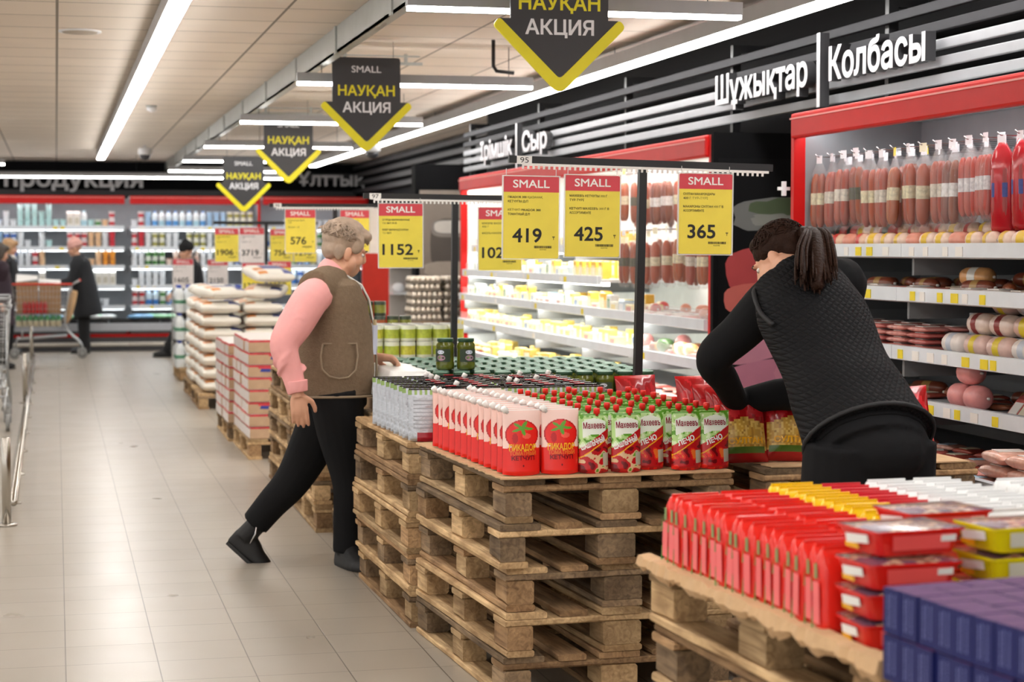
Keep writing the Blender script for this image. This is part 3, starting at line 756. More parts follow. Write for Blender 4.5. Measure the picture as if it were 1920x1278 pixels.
# ---------------------------------------------------------------- arrow signs
SIGNB = K('#38383b', rough=.5); SIGNY = K('#e8dc1e', rough=.45); SIGNW = K('#e6e6ea', rough=.5)
def rounded(P, r, n=5):
    out = []; k = len(P)
    for i in range(k):
        a, b, c = (Vector(P[i - 1]), Vector(P[i]), Vector(P[(i + 1) % k]))
        u = (a - b).normalized(); w = (c - b).normalized(); rr = r[i] if isinstance(r, (list, tuple)) else r
        if rr <= 0: out.append(tuple(b)); continue
        p, q = b + u * rr, b + w * rr
        for j in range(n + 1):
            t = j / n; out.append(tuple((1 - t) ** 2 * p + 2 * t * (1 - t) * b + t * t * q))
    return out
def arrow(u, v, y, lab, s=1., rz=0.):
    p = py(u, v, y)
    t = thing('arrow_sign', lab, 'sign', p, rz, 'hanging arrow signs')
    f = front((0, 0, 0)); f2 = front((0, -.012, 0)); f3 = front((0, -.0155, 0))
    W = .29
    P = [(0, .07), (.262, .318), (.213, .318), (.213, .593), (-.213, .593), (-.213, .318), (-.262, .318)]
    MB().prism(rounded(P[::-1], [.02, .01, 0, .02, .02, 0, .01][::-1])[::-1], .012, SIGNB, f).build('arrow_board', t)
    V = [(0, 0), (.29, .29), (.262, .323), (0, .068), (-.262, .323), (-.29, .29)]
    MB().prism(rounded(V, [.05, .022, .018, .02, .018, .022]), .015, SIGNY, f).build('yellow_chevron', t)
    MB().text('SMALL', .042, SIGNW, f2 @ Matrix.Translation((0, .5, .0006)), w=.185, bold=.008).text('НАУҚАН', .062, SIGNY, f2 @ Matrix.Translation((0, .358, .0006)), w=.355, bold=.022).text('АКЦИЯ', .062, SIGNW, f2 @ Matrix.Translation((0, .255, .0006)), w=.3, bold=.022).build('lettering', t)
    for x in (-.17, .17): MB().path([(x, -.006, .593), (x, -.006, H - p.z)], .002, BLACKM, 5).build('hanging_wire', t)
arrow(1048, 179, 7.9, 'largest black arrow sign, cut by the top picture edge')
arrow(687, 288, 11.85, 'black arrow sign in front of the second lamp, right of pink blouse woman')
arrow(541, 347, 16.7, 'black arrow sign third in the row, above the woman in pink')
arrow(457, 400, 20.2, 'smallest lowest black arrow sign in front of the back chiller')
# ---------------------------------------------------------------- price stands and cards
CY = K('#f0dc50', rough=.45); CR = K('#d5434f', rough=.35); CW = K('#e9e2df', rough=.4); CLR = mat('clear card pocket', '#f4f4f4', .12, alpha=.55, var=0)
def card(u, v, y, price, lab, w=.222, white=False, lines=(), hang=.03, rz=0., blank=False, tilt=0.):
    p = py(u, v, y); h = w * 1.43
    t = thing('price_card', lab, 'price card', p, rz, 'hanging price cards'); t.rotation_euler = (0, tilt, rz)
    f = front((0, -.0042, -h)); k = w / .222
    body = CW if white else CY
    mb = MB().prism(rounded([(-w / 2, 0), (w / 2, 0), (w / 2, h), (-w / 2, h)], .008), .003, body, front((0, -.001, -h)))
    if not blank:
        mb.prism(rounded([(-w / 2, h * .81), (w / 2, h * .81), (w / 2, h), (-w / 2, h)], [0, 0, .008, .008]), .0004, CR, f)
        mb.text('SMALL', .031 * k, WHT, f @ Matrix.Translation((0, h * .865, .0009)), w=w * .66, bold=.015)
        for i, s in enumerate(lines):
            if s: mb.text(s, .009 * k, INK, f @ Matrix.Translation((-w * .42, h * (.735 - .052 * i), .0009)), w=min(w * .8, len(s) * .0073 * k), align=0, bold=.01, res=1)
        mb.text(price, .055 * k, INK, f @ Matrix.Translation((-w * .07, h * .2, .0009)), w=len(price) * .039 * k, bold=.02)
        mb.text('₸', .013 * k, INK, f @ Matrix.Translation((w * .41, h * .23, .0009)), bold=.01, res=1)
        R = random.Random(price); x = w * .06
        while x < w * .38:
            q = R.choice([.0012, .002, .003]) * k; mb.add([(x, h * .125, .0009), (x + q, h * .125, .0009), (x + q, h * .15, .0009), (x, h * .15, .0009)], [], INK); mb.prism([(x, h * .125), (x + q, h * .125), (x + q, h * .155), (x, h * .155)], 0, INK, f @ Matrix.Translation((0, 0, .0009))); x += q + R.choice([.0012, .002]) * k
        mb.text('0' + price + '7342', .005 * k, INK, f @ Matrix.Translation((w * .22, h * .1, .0009)), res=1)
    mb.build('card_sheet', t)
    mb = MB()
    for a in (-w / 2 - .005, w / 2): mb.box(a, a + .005, -.007, .002, -h - .005, .004, CLR)
    for a in (-h - .005, .0005): mb.box(-w / 2, w / 2, -.007, .002, a, a + .004, CLR)
    mb.build('clear_pocket', t)
    MB().path([(-w * .45, 0, .004), (-w * .45, 0, hang)], .0015, CLR, 5).path([(w * .45, 0, .004), (w * .45, 0, hang)], .0015, CLR, 5).build('hanger', t)
def stand(u, v, y, ul, ur, lab, zbot, tape=None, tilt=0., r=.0155, rail=True):
    p = py(u, v, y); a, b = py(ul, v, y).x - p.x, py(ur, v, y).x - p.x
    t = thing('price_stand', lab, 'price stand', (p.x, y, zbot), 0, 'black price stands'); hh = p.z - zbot
    t.rotation_euler = (0, tilt, 0)
    MB().box(-r, r, -r, r, 0, hh, BLACKM).build('pole', t); MB().box(-.03, .03, -.03, .03, 0, .006, BLACKM).build('foot', t)
    MB().box(a, b, -.012, .012, hh - .002, hh + .026, BLACKM).build('crossbar', t)
    if rail:
        mb = MB().box(a + .05, b - .02, -.02, -.016, hh - .012, hh - .002, PAPERW); x = a + .05
        while x < b - .03: mb.box(x, x + .008, -.02, -.016, hh - .024, hh - .012, PAPERW); x += .021
        mb.build('toothed_rail', t)
    if tape:
        MB().box(a + .03, a + .09, -.0135, -.0125, hh - .006, hh + .026, PAPERW).text(tape, .022, INK, front((a + .06, -.014, hh)), bold=.0, w=.034).build('tape_label', t)
    return t
YA = 7.29
stand(1187, 312, YA, 935, 1430, 'tall black price stand with three big cards, above the ketchup pouches', 0, '95', .022)
card(996, 331, YA - .02, '419', 'yellow price card 419 beside card 425', lines=('РIKADOR 300 ҚЫЗАНАҚ', 'КЕТЧУПЫ Д/П', '', 'КЕТЧУП PIKADOR 300', 'ТОМАТНЫЙ Д/П'), tilt=.01)
card(1111, 329, YA - .02, '425', 'yellow price card 425 hanging left of the nearest pole', lines=('МАХЕЕВЪ КЕТЧУПЫ 300 Г', 'ТҮР-ТҮРІ', '', 'КЕТЧУП МАХЕЕВЪ 300 Г В', 'АССОРТИМЕНТЕ'), tilt=.01)
card(1323, 326, YA - .02, '365', 'yellow price card 365 above the bending woman in black', lines=('СУЛТАН МАКАРОНДАРЫ', '400 Г ТҮР-ТҮРІ', '', 'МАКАРОНЫ СУЛТАН 400 Г В', 'АССОРТИМЕНТЕ'), tilt=.01)
YB = 9.785
stand(847, 374, YB, 675, 1020, 'black price stand behind the pickle jars with card 1152', 0, '97', .01)
card(751, 382, YB - .02, '1152', 'yellow price card 1152 beside the face of the woman in pink', lines=('ОГУРЦЫ МАРИНОВАННЫЕ', '720 МЛ Ж/Б', '', 'ҚИЯР МАРИНАДТАЛҒАН', '720 МЛ'), w=.228)
card(937, 389, YB - .02, '1029', 'yellow price card half hidden behind card 419', lines=('ҚОНСЕРВІ ФАСОЛЬ', '425 Г', '', 'ФАСОЛЬ КОНСЕРВИРОВАННАЯ'), w=.228)
YC = 14.61
stand(628, 388, YC, 505, 705, 'black price stand behind the head of the woman in pink', 0, '98')
LN = ('САХАР БЕЛЫЙ ПЕСОК', '1 КГ', '', 'АҚ ҚАНТ 1 КГ')
card(563, 393, YC - .02, '576', 'yellow price card 576 left of the short haired head', lines=LN, w=.228)
card(665, 394, YC - .02, '689', 'yellow price card partly hidden behind the short haired head', lines=LN, w=.222)
card(702, 390, YC + .03, '', 'plain white price card behind card 1152', white=True, blank=True, w=.24)
YD = 18.875
stand(499, 420, YD, 400, 596, 'farthest black price stand rising from the flour sacks', 0, None, 0, .016, False)
card(425, 428, YD - .02, '1906', 'yellow price card 1906 under the smallest arrow sign', lines=LN, w=.226)
card(472, 427, YD - .02, '3719', 'white price card 3719 left of the farthest pole', white=True, lines=LN, w=.235)
card(528, 430, YD - .02, '756', 'yellow price card 756 right of the farthest pole', lines=LN, w=.222)
card(572, 430, YD - .02, '1290', 'yellow price card hanging behind and below card 576', lines=LN, w=.222)
card(475, 493, YD - .03, '1395', 'yellow price card in the lower row left of the farthest pole', lines=LN, w=.215, hang=.14)
card(524, 490, YD - .03, '1150', 'yellow price card in the lower row right of the farthest pole', lines=LN, w=.225, hang=.14)
YE = 22.85
for uu in (343, 408): q = py(uu, 486, YE + .02); tag(MB().path([(0, 0, 0), (0, 0, q.z - .01)], .008, BLACKM, 6).box(-.05, .05, -.05, .05, -.01, 0, BLACKM).build('card_post', loc=(q.x, q.y, .01)), 'thin black post holding a white price card ' + ('left' if uu < 400 else 'right') + ' of the black beanie shopper', 'price stand')
card(343, 486, YE, '1605', 'white price card standing left of the black beanie shopper', white=True, lines=LN, w=.235, hang=.01)
card(408, 487, YE, '2150', 'white price card standing right of the black beanie shopper', white=True, lines=LN, w=.235, hang=.01)
# ---------------------------------------------------------------- people
def V3(*a): return Vector(a)
def remesh(o, vox, sm=4, fac=.6):
    r = o.modifiers.new('remesh', 'REMESH'); r.mode = 'VOXEL'; r.voxel_size = vox; r.use_smooth_shade = True
    s = o.modifiers.new('smooth', 'SMOOTH'); s.iterations = sm; s.factor = fac
    return o
def curve3(P, n=6):
    P = [Vector(p) for p in P]; out = []
    for i in range(len(P) - 1):
        a, b, c, d = P[max(0, i - 1)], P[i], P[i + 1], P[min(len(P) - 1, i + 2)]
        for k in range(n):
            t = k / n
            out.append(.5 * ((2 * b) + (c - a) * t + (2 * a - 5 * b + 4 * c - d) * t * t + (3 * b - a - 3 * c + d) * t ** 3))
    return out + [P[-1]]
def curve1(r, n=6): return [p.x for p in curve3([(q, 0, 0) for q in r], n)]
def limb(mb, P, rs, m, n=12, g=0., k=5): return mb.path(curve3(P, k), 0, m, n, rs=[q + g for q in curve1(rs, k)])
def hand(mb, W, d, nrm, th, curl=.45, m=SKIN, k=1., bend=None):
    d = Vector(d).normalized(); nrm = Vector(nrm); nrm = (nrm - d * d.dot(nrm)).normalized(); s = d.cross(nrm) * th
    Rm = Matrix((s, d, nrm)).transposed()
    mb.ell(W + d * .045 * k, .036 * k, .054 * k, .015 * k, m, 12, 8, Rm)
    mb.path([W - d * .03, W, W + d * .02], 0, m, 10, rs=[.025 * k, .024 * k, .026 * k])
    for i, (off, ln, sp) in enumerate(((.027, .066, .1), (.009, .074, .02), (-.009, .069, -.05), (-.026, .054, -.14))):
        p = W + d * .078 * k + s * off * k; c = (bend[i] if bend else curl * (1 + .15 * i)); pts = [p - d * .02 * k, p]; a = .12 * c
        for q in (.45, .32, .25):
            a += c * .62
            p = p + (d * math.cos(a) + nrm * math.sin(a) + s * sp * .5).normalized() * ln * q * k; pts.append(p)
        mb.path(pts, 0, m, 8, rs=[.0098 * k, .0095 * k, .0088 * k, .008 * k, .0062 * k])
    p = W + d * .02 * k + s * .022 * k; q = p + (d * .5 + s * .7 + nrm * .3).normalized() * .04 * k; r = q + (d * .85 + s * .3 + nrm * .35).normalized() * .03 * k
    mb.path([p - s * .01, p, q, r, r + (d + nrm * .4).normalized() * .022 * k], 0, m, 8, rs=[.014 * k, .0145 * k, .011 * k, .0098 * k, .007 * k])
def headm(c, fwd, up=(0, 0, 1)):
    y = Vector(fwd).normalized(); z = Vector(up); z = (z - y * y.dot(z)).normalized(); x = y.cross(z)
    return Matrix.Translation(Vector(c)) @ Matrix((x, y, z)).transposed().to_4x4()
def head(mb, Mh, m, k=1.):
    old = mb.M; mb.M = old @ Mh @ Matrix.Scale(k, 4)
    mb.ell((0, -.015, .03), .074, .094, .086, m, 20, 14); mb.ell((0, .03, -.03), .06, .062, .085, m, 18, 12); mb.ell((0, .045, -.078), .042, .042, .036, m)
    mb.ell((0, .094, -.022), .012, .018, .014, m, 10, 7); mb.path([(0, .085, .02), (0, .094, 0), (0, .102, -.02)], 0, m, 8, rs=[.008, .009, .011])
    for s in (-1, 1):
        mb.ell((s * .075, -.005, -.015), .009, .019, .031, m, 12, 8); mb.ell((s * .069, -.002, -.02), .012, .016, .024, m, 10, 7)
        mb.ell((s * .027, .079, .021), .021, .013, .008, m, 10, 7); mb.ell((s * .036, .055, -.03), .024, .03, .028, m, 10, 7)
    mb.ell((0, .087, -.06), .021, .009, .006, m, 10, 7); mb.ell((0, .084, -.07), .018, .009, .006, m, 10, 7)
    mb.M = old
def face_parts(t, Mh, k=1., brow='#5a4638', lip='#b5685e'):
    for s in (-1, 1):
        mb = MB(); mb.M = Mh @ Matrix.Scale(k, 4)
        mb.ell((s * .029, .074, .003), .012, .0105, .0085, K('#efe8e2'), 12, 9); mb.ell((s * .029, .0825, .002), .0055, .003, .0055, K('#2e211b', rough=.2), 10, 7); mb.build('eye', t)
        mb = MB(); mb.M = Mh @ Matrix.Scale(k, 4); mb.path([(s * .014, .092, .021), (s * .03, .091, .026), (s * .047, .079, .022)], 0, K(brow), 6, rs=[.003, .0035, .002]); mb.build('eyebrow', t)
    mb = MB(); mb.M = Mh @ Matrix.Scale(k, 4); mb.ell((0, .0925, -.065), .018, .006, .0065, K(lip, rough=.4), 12, 8); mb.build('lips', t)
def strands(t, Mh, m, n, c0, rad, seed, back=False, thmax=1.25, r=.0028):
    R = random.Random(seed); mb = MB(); mb.M = Mh
    for i in range(n):
        a = R.uniform(0, 2 * PI); th = R.uniform(.05, thmax); P = []
        for k in range(5):
            if back: p = Vector((rad[0] * math.sin(a) , rad[1] * math.cos(th + .35 * k), 0)); 
            q = th + k * .11; b = a + .1 * k * R.uniform(-1, 1)
            p = Vector((math.sin(q) * math.cos(b) * rad[0], math.sin(q) * math.sin(b) * rad[1], math.cos(q) * rad[2])) * (1.0 + .035 * math.sin(k * .8))
            P.append(Vector(c0) + p)
        if P[-1].y > .055 and P[-1].z < .06: continue
        mb.path(P, 0, m, 4, rs=[r * .5, r, r, r, r * .4])
    mb.build('hair_strands', t)
class Fig:
    """joints in world space; the torso is a bent elliptic tube from pelvis to neck"""
    def __init__(s, t, pel, nk, shl, shr, fwd, prof, bow=(0, 0, 0)):
        s.t = t; s.o = t.location.copy(); s.pel, s.nk = Vector(pel) - s.o, Vector(nk) - s.o
        s.L = (Vector(shr) - Vector(shl)).normalized(); s.f = Vector(fwd).normalized(); s.prof = prof; s.bow = Vector(bow)
        s.shl, s.shr = Vector(shl) - s.o, Vector(shr) - s.o
    def ctr(s, q): return s.pel.lerp(s.nk, q) + s.bow * (4 * q * (1 - q))
    def ab(s, q):
        P = s.prof
        for i in range(len(P) - 1):
            if q <= P[i + 1][0] or i == len(P) - 2:
                u = (q - P[i][0]) / (P[i + 1][0] - P[i][0]); u = max(0, min(1, u)); u = u * u * (3 - 2 * u)
                return [P[i][k] + (P[i + 1][k] - P[i][k]) * u for k in (1, 2, 3)]
    def pt(s, q, ang, g=0.):
        a, bf, bb = s.ab(q); c = s.ctr(q); ax = (s.nk - s.pel).normalized(); F = (s.f - ax * s.f.dot(ax)).normalized(); L = F.cross(ax).normalized()
        sn, cs = math.sin(ang), math.cos(ang)
        return c + L * (a + g) * cs + F * ((bf if sn > 0 else bb) + g) * sn
    def torso(s, mb, q0, q1, g, m, n=28, k=16):
        mb.loft([[s.pt(q0 + (q1 - q0) * i / k, 2 * PI * j / n, g) for j in range(n)] for i in range(k + 1)], m)
    def P(s, *a): return [Vector(x) - s.o for x in a]
def boot(fig, ank, toe_dir, m, pitch=0., name='boot', k=1., hgt=.1, sole=None):
    """foot built along local y; ank is the ankle joint in world space"""
    d = Vector((toe_dir[0], toe_dir[1], 0)).normalized(); x = d.cross(Vector((0, 0, 1)))
    Rm = Matrix((x, d, Vector((0, 0, 1)))).transposed() @ Matrix.Rotation(pitch, 3, 'X')
    Mx = Matrix.Translation(Vector(ank) - fig.o) @ Rm.to_4x4() @ Matrix.Scale(k, 4)
    mb = MB(); mb.M = Mx
    prof = [(-.065, .03, .05), (-.05, .038, .075), (0, .042, .09), (.05, .045, .08), (.1, .048, .055), (.14, .046, .045), (.175, .034, .034), (.19, .015, .02)]
    mb.loft([[(w * math.cos(a), y, -.085 + h * max(-.25, math.sin(a)) + .015) for a in [2 * PI * j / 14 for j in range(14)]] for y, w, h in prof], m)
    mb.path([(0, -.015, -.03), (0, -.012, .04), (0, -.012, hgt)], 0, m, 12, rs=[.05, .048, .054])
    o = remesh(mb.build(name, fig.t), .006, 3)
    mb = MB(); mb.M = Mx
    out = [(.036, -.06), (.044, 0), (.05, .08), (.048, .14), (.03, .185), (0, .195)]
    mb.prism([(x, y) for x, y in out] + [(-x, y) for x, y in out[::-1][1:]], .016, sole or K('#161616'), Matrix.Translation((0, 0, -.1))); mb.build('sole', o)
    return o
def T_(name): return None
# ---- woman in the pink blouse and brown vest
def Q(u, v, y): return py(u, v, y)
t = thing('person', 'woman with short fair hair, pink sleeves, brown vest and black trousers, stepping by the pallets', 'person', pz(640, 1060, 0))
PW = dict(prof=[(0, .175, .15, .165), (.2, .19, .165, .165), (.5, .185, .16, .145), (.75, .18, .135, .145), (.9, .165, .1, .125), (1, .085, .075, .08)], bow=(.0, 0, 0))
fg = Fig(t, Q(624, 738, 8.76), Q(622, 517, 8.78), Q(632, 550, 8.97), Q(585, 550, 8.58), (1, .22, 0), **PW)
elr, wrr = Q(533, 648, 8.5), Q(558, 736, 8.47); ell_, wrl = Q(645, 655, 9.0), Q(698, 668, 8.93)
Mh = headm(Q(647, 469, 8.8) - fg.o, (1, .16, -.33), (.2, -.04, 1))
mb = MB(); head(mb, Mh, SKIN, 1.02)
hc = Mh.translation
limb(mb, [fg.ctr(.9), fg.ctr(1.0), hc + Vector((-.012, 0, -.06)), hc], [.066, .066, .064, .05], SKIN)
mb.ell(Mh @ Vector((0, .015, -.095)), .052, .05, .035, SKIN); mb.ell(Mh @ Vector((0, .06, -.075)), .034, .032, .03, SKIN); mb.ell(Mh @ Vector((-.035, .03, -.05)), .03, .05, .045, SKIN); mb.ell(Mh @ Vector((.035, .03, -.05)), .03, .05, .045, SKIN)
fg.torso(mb, .02, .93, -.04, SKIN, 18, 8)
hips = fg.P(Q(630, 745, 8.86), Q(628, 745, 8.67))
knee = fg.P(Q(552, 895, 8.92), Q(656, 900, 8.72)); ank = [Q(474, 985, 9.0), Q(652, 1020, 8.77)]; an = fg.P(*ank)
for sh, el, wr in ((fg.shr, elr - fg.o, wrr - fg.o), (fg.shl, ell_ - fg.o, wrl - fg.o)): limb(mb, [fg.ctr(.82), sh, el, wr], [.05, .045, .034, .024], SKIN, 10)
for h_, k_, a_ in zip(hips, knee, an): limb(mb, [fg.ctr(.08), h_, k_, a_], [.07, .07, .045, .035], SKIN, 10)
hand(mb, wrr - fg.o, (.1, .0, -1), (.1, 1, 0), 1, .35, k=1.12)
hand(mb, wrl - fg.o, (1, -.12, -.1), (.1, -.35, -1), 1, bend=[.9, .75, .8, .85], k=1.15)
remesh(mb.build('body', t), .0048, 3)
face_parts(t, Mh, 1.02)
HAIR1 = mat('greying fair hair', '#a8927f', .6, var=.45, scale=26)
mb = MB(); mb.M = Mh
mb.ell((0, -.028, .05), .087, .1, .083, HAIR1, 20, 14); mb.ell((0, -.062, .0), .07, .05, .066, HAIR1, 18, 12); mb.ell((0, .05, .088), .066, .052, .036, HAIR1, 16, 10); mb.ell((0, -.02, .1), .07, .085, .05, HAIR1, 16, 10)
for s in (-1, 1): mb.ell((s * .068, .028, .04), .018, .032, .045, HAIR1, 12, 8); mb.ell((s * .066, -.04, -.005), .016, .028, .05, HAIR1, 12, 8)
R = random.Random(4)
for i in range(46):
    a = R.uniform(0, 2 * PI); th = R.uniform(.15, 1.35); p = Vector((math.sin(th) * math.cos(a) * .088, -.028 + math.sin(th) * math.sin(a) * .102, .05 + math.cos(th) * .088))
    q = p + Vector((R.uniform(-.02, .02), .035 if p.y > -.02 else -.02, -.022)); q = q + (q - Vector((0, -.028, .05))).normalized() * .004
    mb.path([p, (p + q) / 2 + (p - Vector((0, -.028, .05))).normalized() * .006, q], 0, HAIR1, 5, rs=[.004, .006, .003])
remesh(mb.build('hair', t), .0045, 2, .4)
strands(t, Mh, HAIR1, 420, (0, -.03, .05), (.088, .101, .085), 3, r=.0036)
PINKB = mat('pink blouse cotton', '#f0a9a6', .8, var=.1, scale=12, bump=.35, bscale=14)
mb = MB(); fg.torso(mb, .0, .97, .0, PINKB, 24, 10)
for sh, el, wr, rr in ((fg.shr, elr - fg.o, wrr - fg.o, [.074, .082, .08, .066, .05, .045]), (fg.shl, ell_ - fg.o, wrl - fg.o, [.08, .082, .072, .058, .045, .043])):
    e2 = sh.lerp(el, .55); w2 = el.lerp(wr, .55)
    limb(mb, [fg.ctr(.84).lerp(sh, .5), sh + Vector((0, 0, -.02)), e2, el, w2, wr], rr, PINKB, 16)
limb(mb, [fg.ctr(.93), fg.ctr(1.02), fg.ctr(1.0).lerp(hc, .32)], [.085, .074, .066], PINKB, 16)
R = random.Random(8)
for sh, el, wr in ((fg.shr, elr - fg.o, wrr - fg.o),):                # creases round the sleeve
    for i in range(9):
        q = R.uniform(.35, .95); c = sh.lerp(el, q) if i < 4 else el.lerp(wr, R.uniform(0, .8)); ax = (el - sh).normalized() if i < 4 else (wr - el).normalized()
        u = ax.orthogonal().normalized(); w = ax.cross(u); a0 = R.uniform(0, 6.28); rad = (.08 - .012 * q) if i < 4 else .063
        mb.path([c + (u * math.cos(a0 + k * .4) + w * math.sin(a0 + k * .4)) * rad + ax * (k * .014) for k in range(5)], 0, PINKB, 6, rs=[.002, .008, .01, .008, .002])
b = remesh(mb.build('blouse', t), .007, 3)
mb = MB(); mb.path([wrr - fg.o + Vector((-.005, 0, .055)), wrr - fg.o + Vector((0, 0, .005))], 0, PINKB, 16, rs=[.05, .046]); mb.build('cuff', b, bevel=.003)
# vest: torso shell, shoulders, pocket, seams
VESTM = mat('brown boiled wool', '#7d6b58', .95, var=.2, scale=60, bump=.5, bscale=130, spec=.1)
mb = MB(); fg.torso(mb, -.02, .965, .024, VESTM, 32, 20)
for sg, sh in ((1, fg.shr), (-1, fg.shl)): limb(mb, [fg.ctr(.93), fg.ctr(.93).lerp(sh, .55), fg.ctr(.93).lerp(sh + Vector((0, 0, .02)), .92)], [.095, .098, .082], VESTM, 16, 0, 4)
vest = remesh(mb.build('vest', t), .007, 4)
def seam(pts, r, m, nm, par): MB().path([fg.pt(q, a, .034) for q, a in pts], r, m, 6).build(nm, par)
SE = K('#8f7e68', rough=.9)
A0 = -.15                                                              # side facing the aisle
pk = [(.42, A0 - .5), (.42, A0 + .33), (.32, A0 + .36), (.2, A0 + .3), (.14, A0 + .12), (.13, A0 - .1), (.15, A0 - .32), (.21, A0 - .48), (.32, A0 - .53), (.42, A0 - .5)]
seam([(q + .01, a) for q, a in pk], .0045, SE, 'pocket', vest)
seam([(-.015, a * .2) for a in range(-10, 8)], .006, SE, 'hem', vest)
seam([(.0 + .9 * i / 12, 1.22) for i in range(13)], .006, SE, 'front_edge', vest)
STRAP = K('#d9d6cf')
MB().path([fg.pt(1.0, .7, .0), fg.pt(.92, .95, .03), fg.pt(.8, 1.1, .036), fg.pt(.62, 1.15, .034), fg.pt(.56, 1.14, .034)], .005, STRAP, 6).build('lanyard', t)
p = fg.pt(.47, 1.13, .031)
MB().box(-.028, .028, -.003, .003, -.075, .06, K('#c3c8dd', rough=.3)).box(-.01, .01, -.005, .005, .06, .085, K('#c9b48a')).build('badge', t, loc=p).rotation_euler = (.0, .05, 1.05)
TROU = mat('black trousers cloth', '#141416', .85, var=.25, scale=5, bump=.3, bscale=9, spec=.2)
mb = MB(); fg.torso(mb, -.1, .2, .004, TROU, 24, 6)
limb(mb, [hips[0] + Vector((0, 0, .04)), hips[0].lerp(knee[0], .4), knee[0], knee[0].lerp(an[0], .55), an[0] + Vector((.012, 0, .01))], [.125, .115, .088, .074, .068], TROU, 18)
limb(mb, [hips[1] + Vector((0, 0, .04)), hips[1].lerp(knee[1], .4), knee[1], knee[1].lerp(an[1], .55), an[1] + Vector((0, 0, -.03))], [.125, .112, .084, .072, .07], TROU, 18)
remesh(mb.build('trousers', t), .008, 4)
BOOTM = mat('black boot leather', '#0e0e10', .6, var=.2, scale=14)
b = boot(fg, ank[0] + Vector((-.012, 0, -.045)), (1, -.25), BOOTM, -.72, k=1.0); MB().path([Vector(ank[0]) - fg.o + Vector(p) for p in ((.015, -.062, .03), (.005, -.066, -.03), (-.02, -.06, -.075))], .004, CHROME, 6).build('zip', b)
boot(fg, ank[1] + Vector((0, 0, -ank[1].z + .1)), (.25, -.95), BOOTM, 0, k=1.2, hgt=.09)
# ---- woman bending over the pasta
def quilt(name, col, sc):
    m = mat(name, col, .75, var=.12, scale=10, spec=.15); nt = m.node_tree; N = nt.nodes; L = nt.links
    tc = N.new('ShaderNodeTexCoord'); prev = None
    for a in (.62, -.62):
        mp = N.new('ShaderNodeMapping'); mp.inputs['Rotation'].default_value = (0, a, 0); L.new(tc.outputs['Object'], mp.inputs['Vector'])
        wv = N.new('ShaderNodeTexWave'); wv.wave_type = 'BANDS'; wv.bands_direction = 'Z'; wv.inputs['Scale'].default_value = sc; wv.inputs['Distortion'].default_value = .4; L.new(mp.outputs[0], wv.inputs['Vector'])
        pw = N.new('ShaderNodeMath'); pw.operation = 'POWER'; pw.inputs[1].default_value = .35; L.new(wv.outputs['Fac'], pw.inputs[0])
        if prev: mn = N.new('ShaderNodeMath'); mn.operation = 'MINIMUM'; L.new(prev.outputs[0], mn.inputs[0]); L.new(pw.outputs[0], mn.inputs[1]); prev = mn
        else: prev = pw
    bp = N.new('ShaderNodeBump'); bp.inputs['Strength'].default_value = .7; bp.inputs['Distance'].default_value = .006; L.new(prev.outputs[0], bp.inputs['Height']); L.new(bp.outputs[0], N['Principled BSDF'].inputs['Normal'])
    return m
base = py(1630, 800, 5.5); base.z = 0
t = thing('person', 'dark haired woman with ponytail in black quilted vest bending over the pasta bags', 'person', base)
pel = Q(1632, 835, 5.52); nk = Q(1488, 510, 6.02)
fg = Fig(t, pel, nk, Q(1452, 560, 6.02), Q(1582, 532, 6.05), (-.3, 1, -.5), [(0, .205, .14, .165), (.2, .19, .135, .145), (.45, .17, .125, .12), (.72, .185, .125, .125), (.9, .16, .1, .11), (1, .075, .07, .07)])
BL = mat('black jersey', '#101012', .85, var=.2, scale=8, bump=.25, bscale=12, spec=.2)
elL, wrL = Q(1338, 672, 6.12), Q(1382, 757, 6.28); elR, wrR = Q(1515, 728, 6.2), Q(1392, 752, 6.3)
Mh = headm(Q(1463, 486, 6.2) - fg.o, (-.62, .55, -.62), (-.1, .35, 1))
HAIR2 = mat('dark brown hair', '#2a1911', .6, var=.45, scale=34, bump=.5, bscale=70, spec=.12)
mb = MB(); head(mb, Mh, SKIN); hc = Mh.translation
limb(mb, [fg.ctr(.88), fg.ctr(1.), hc + Vector((0, -.02, -.03))], [.055, .055, .05], SKIN)
fg.torso(mb, .02, .92, -.04, SKIN, 18, 8)
for sh, el, wr in ((fg.shl, elL - fg.o, wrL - fg.o), (fg.shr, elR - fg.o, wrR - fg.o)): limb(mb, [fg.ctr(.82), sh, el, wr], [.05, .042, .032, .023], SKIN, 10)
hand(mb, wrL - fg.o, (.55, .7, -.3), (.3, -.1, -1), 1, .5, k=.95); hand(mb, wrR - fg.o, (-.6, .7, -.3), (0, 0, -1), -1, .5, k=.95)
fh = [Vector((-.11, 0, 0)), Vector((.11, .02, 0))]
kn = [Vector((-.12, .05, .47)), Vector((.13, .06, .47))]; an = [Vector((-.13, 0, .1)), Vector((.14, .02, .1))]
hp = [fg.pel + Vector((-.1, -.02, -.03)), fg.pel + Vector((.1, .02, -.03))]
for h_, k_, a_ in zip(hp, kn, an): limb(mb, [fg.ctr(.06), h_, k_, a_], [.07, .07, .045, .035], SKIN, 10)
remesh(mb.build('body', t), .0048, 3)
face_parts(t, Mh, 1., '#2a1d18')
mb = MB(); mb.M = Mh
mb.ell((0, -.022, .042), .082, .1, .085, HAIR2, 20, 14); mb.ell((0, -.06, .0), .07, .055, .065, HAIR2, 16, 10); mb.ell((0, .032, .085), .056, .042, .03, HAIR2, 14, 9)
for s in (-1, 1): mb.ell((s * .068, .0, .04), .013, .03, .034, HAIR2, 12, 8)
remesh(mb.build('hair', t), .005, 3)
strands(t, Mh, HAIR2, 260, (0, -.022, .042), (.082, .1, .085), 5, r=.0025)
tie = Mh @ Vector((.01, -.112, .035))
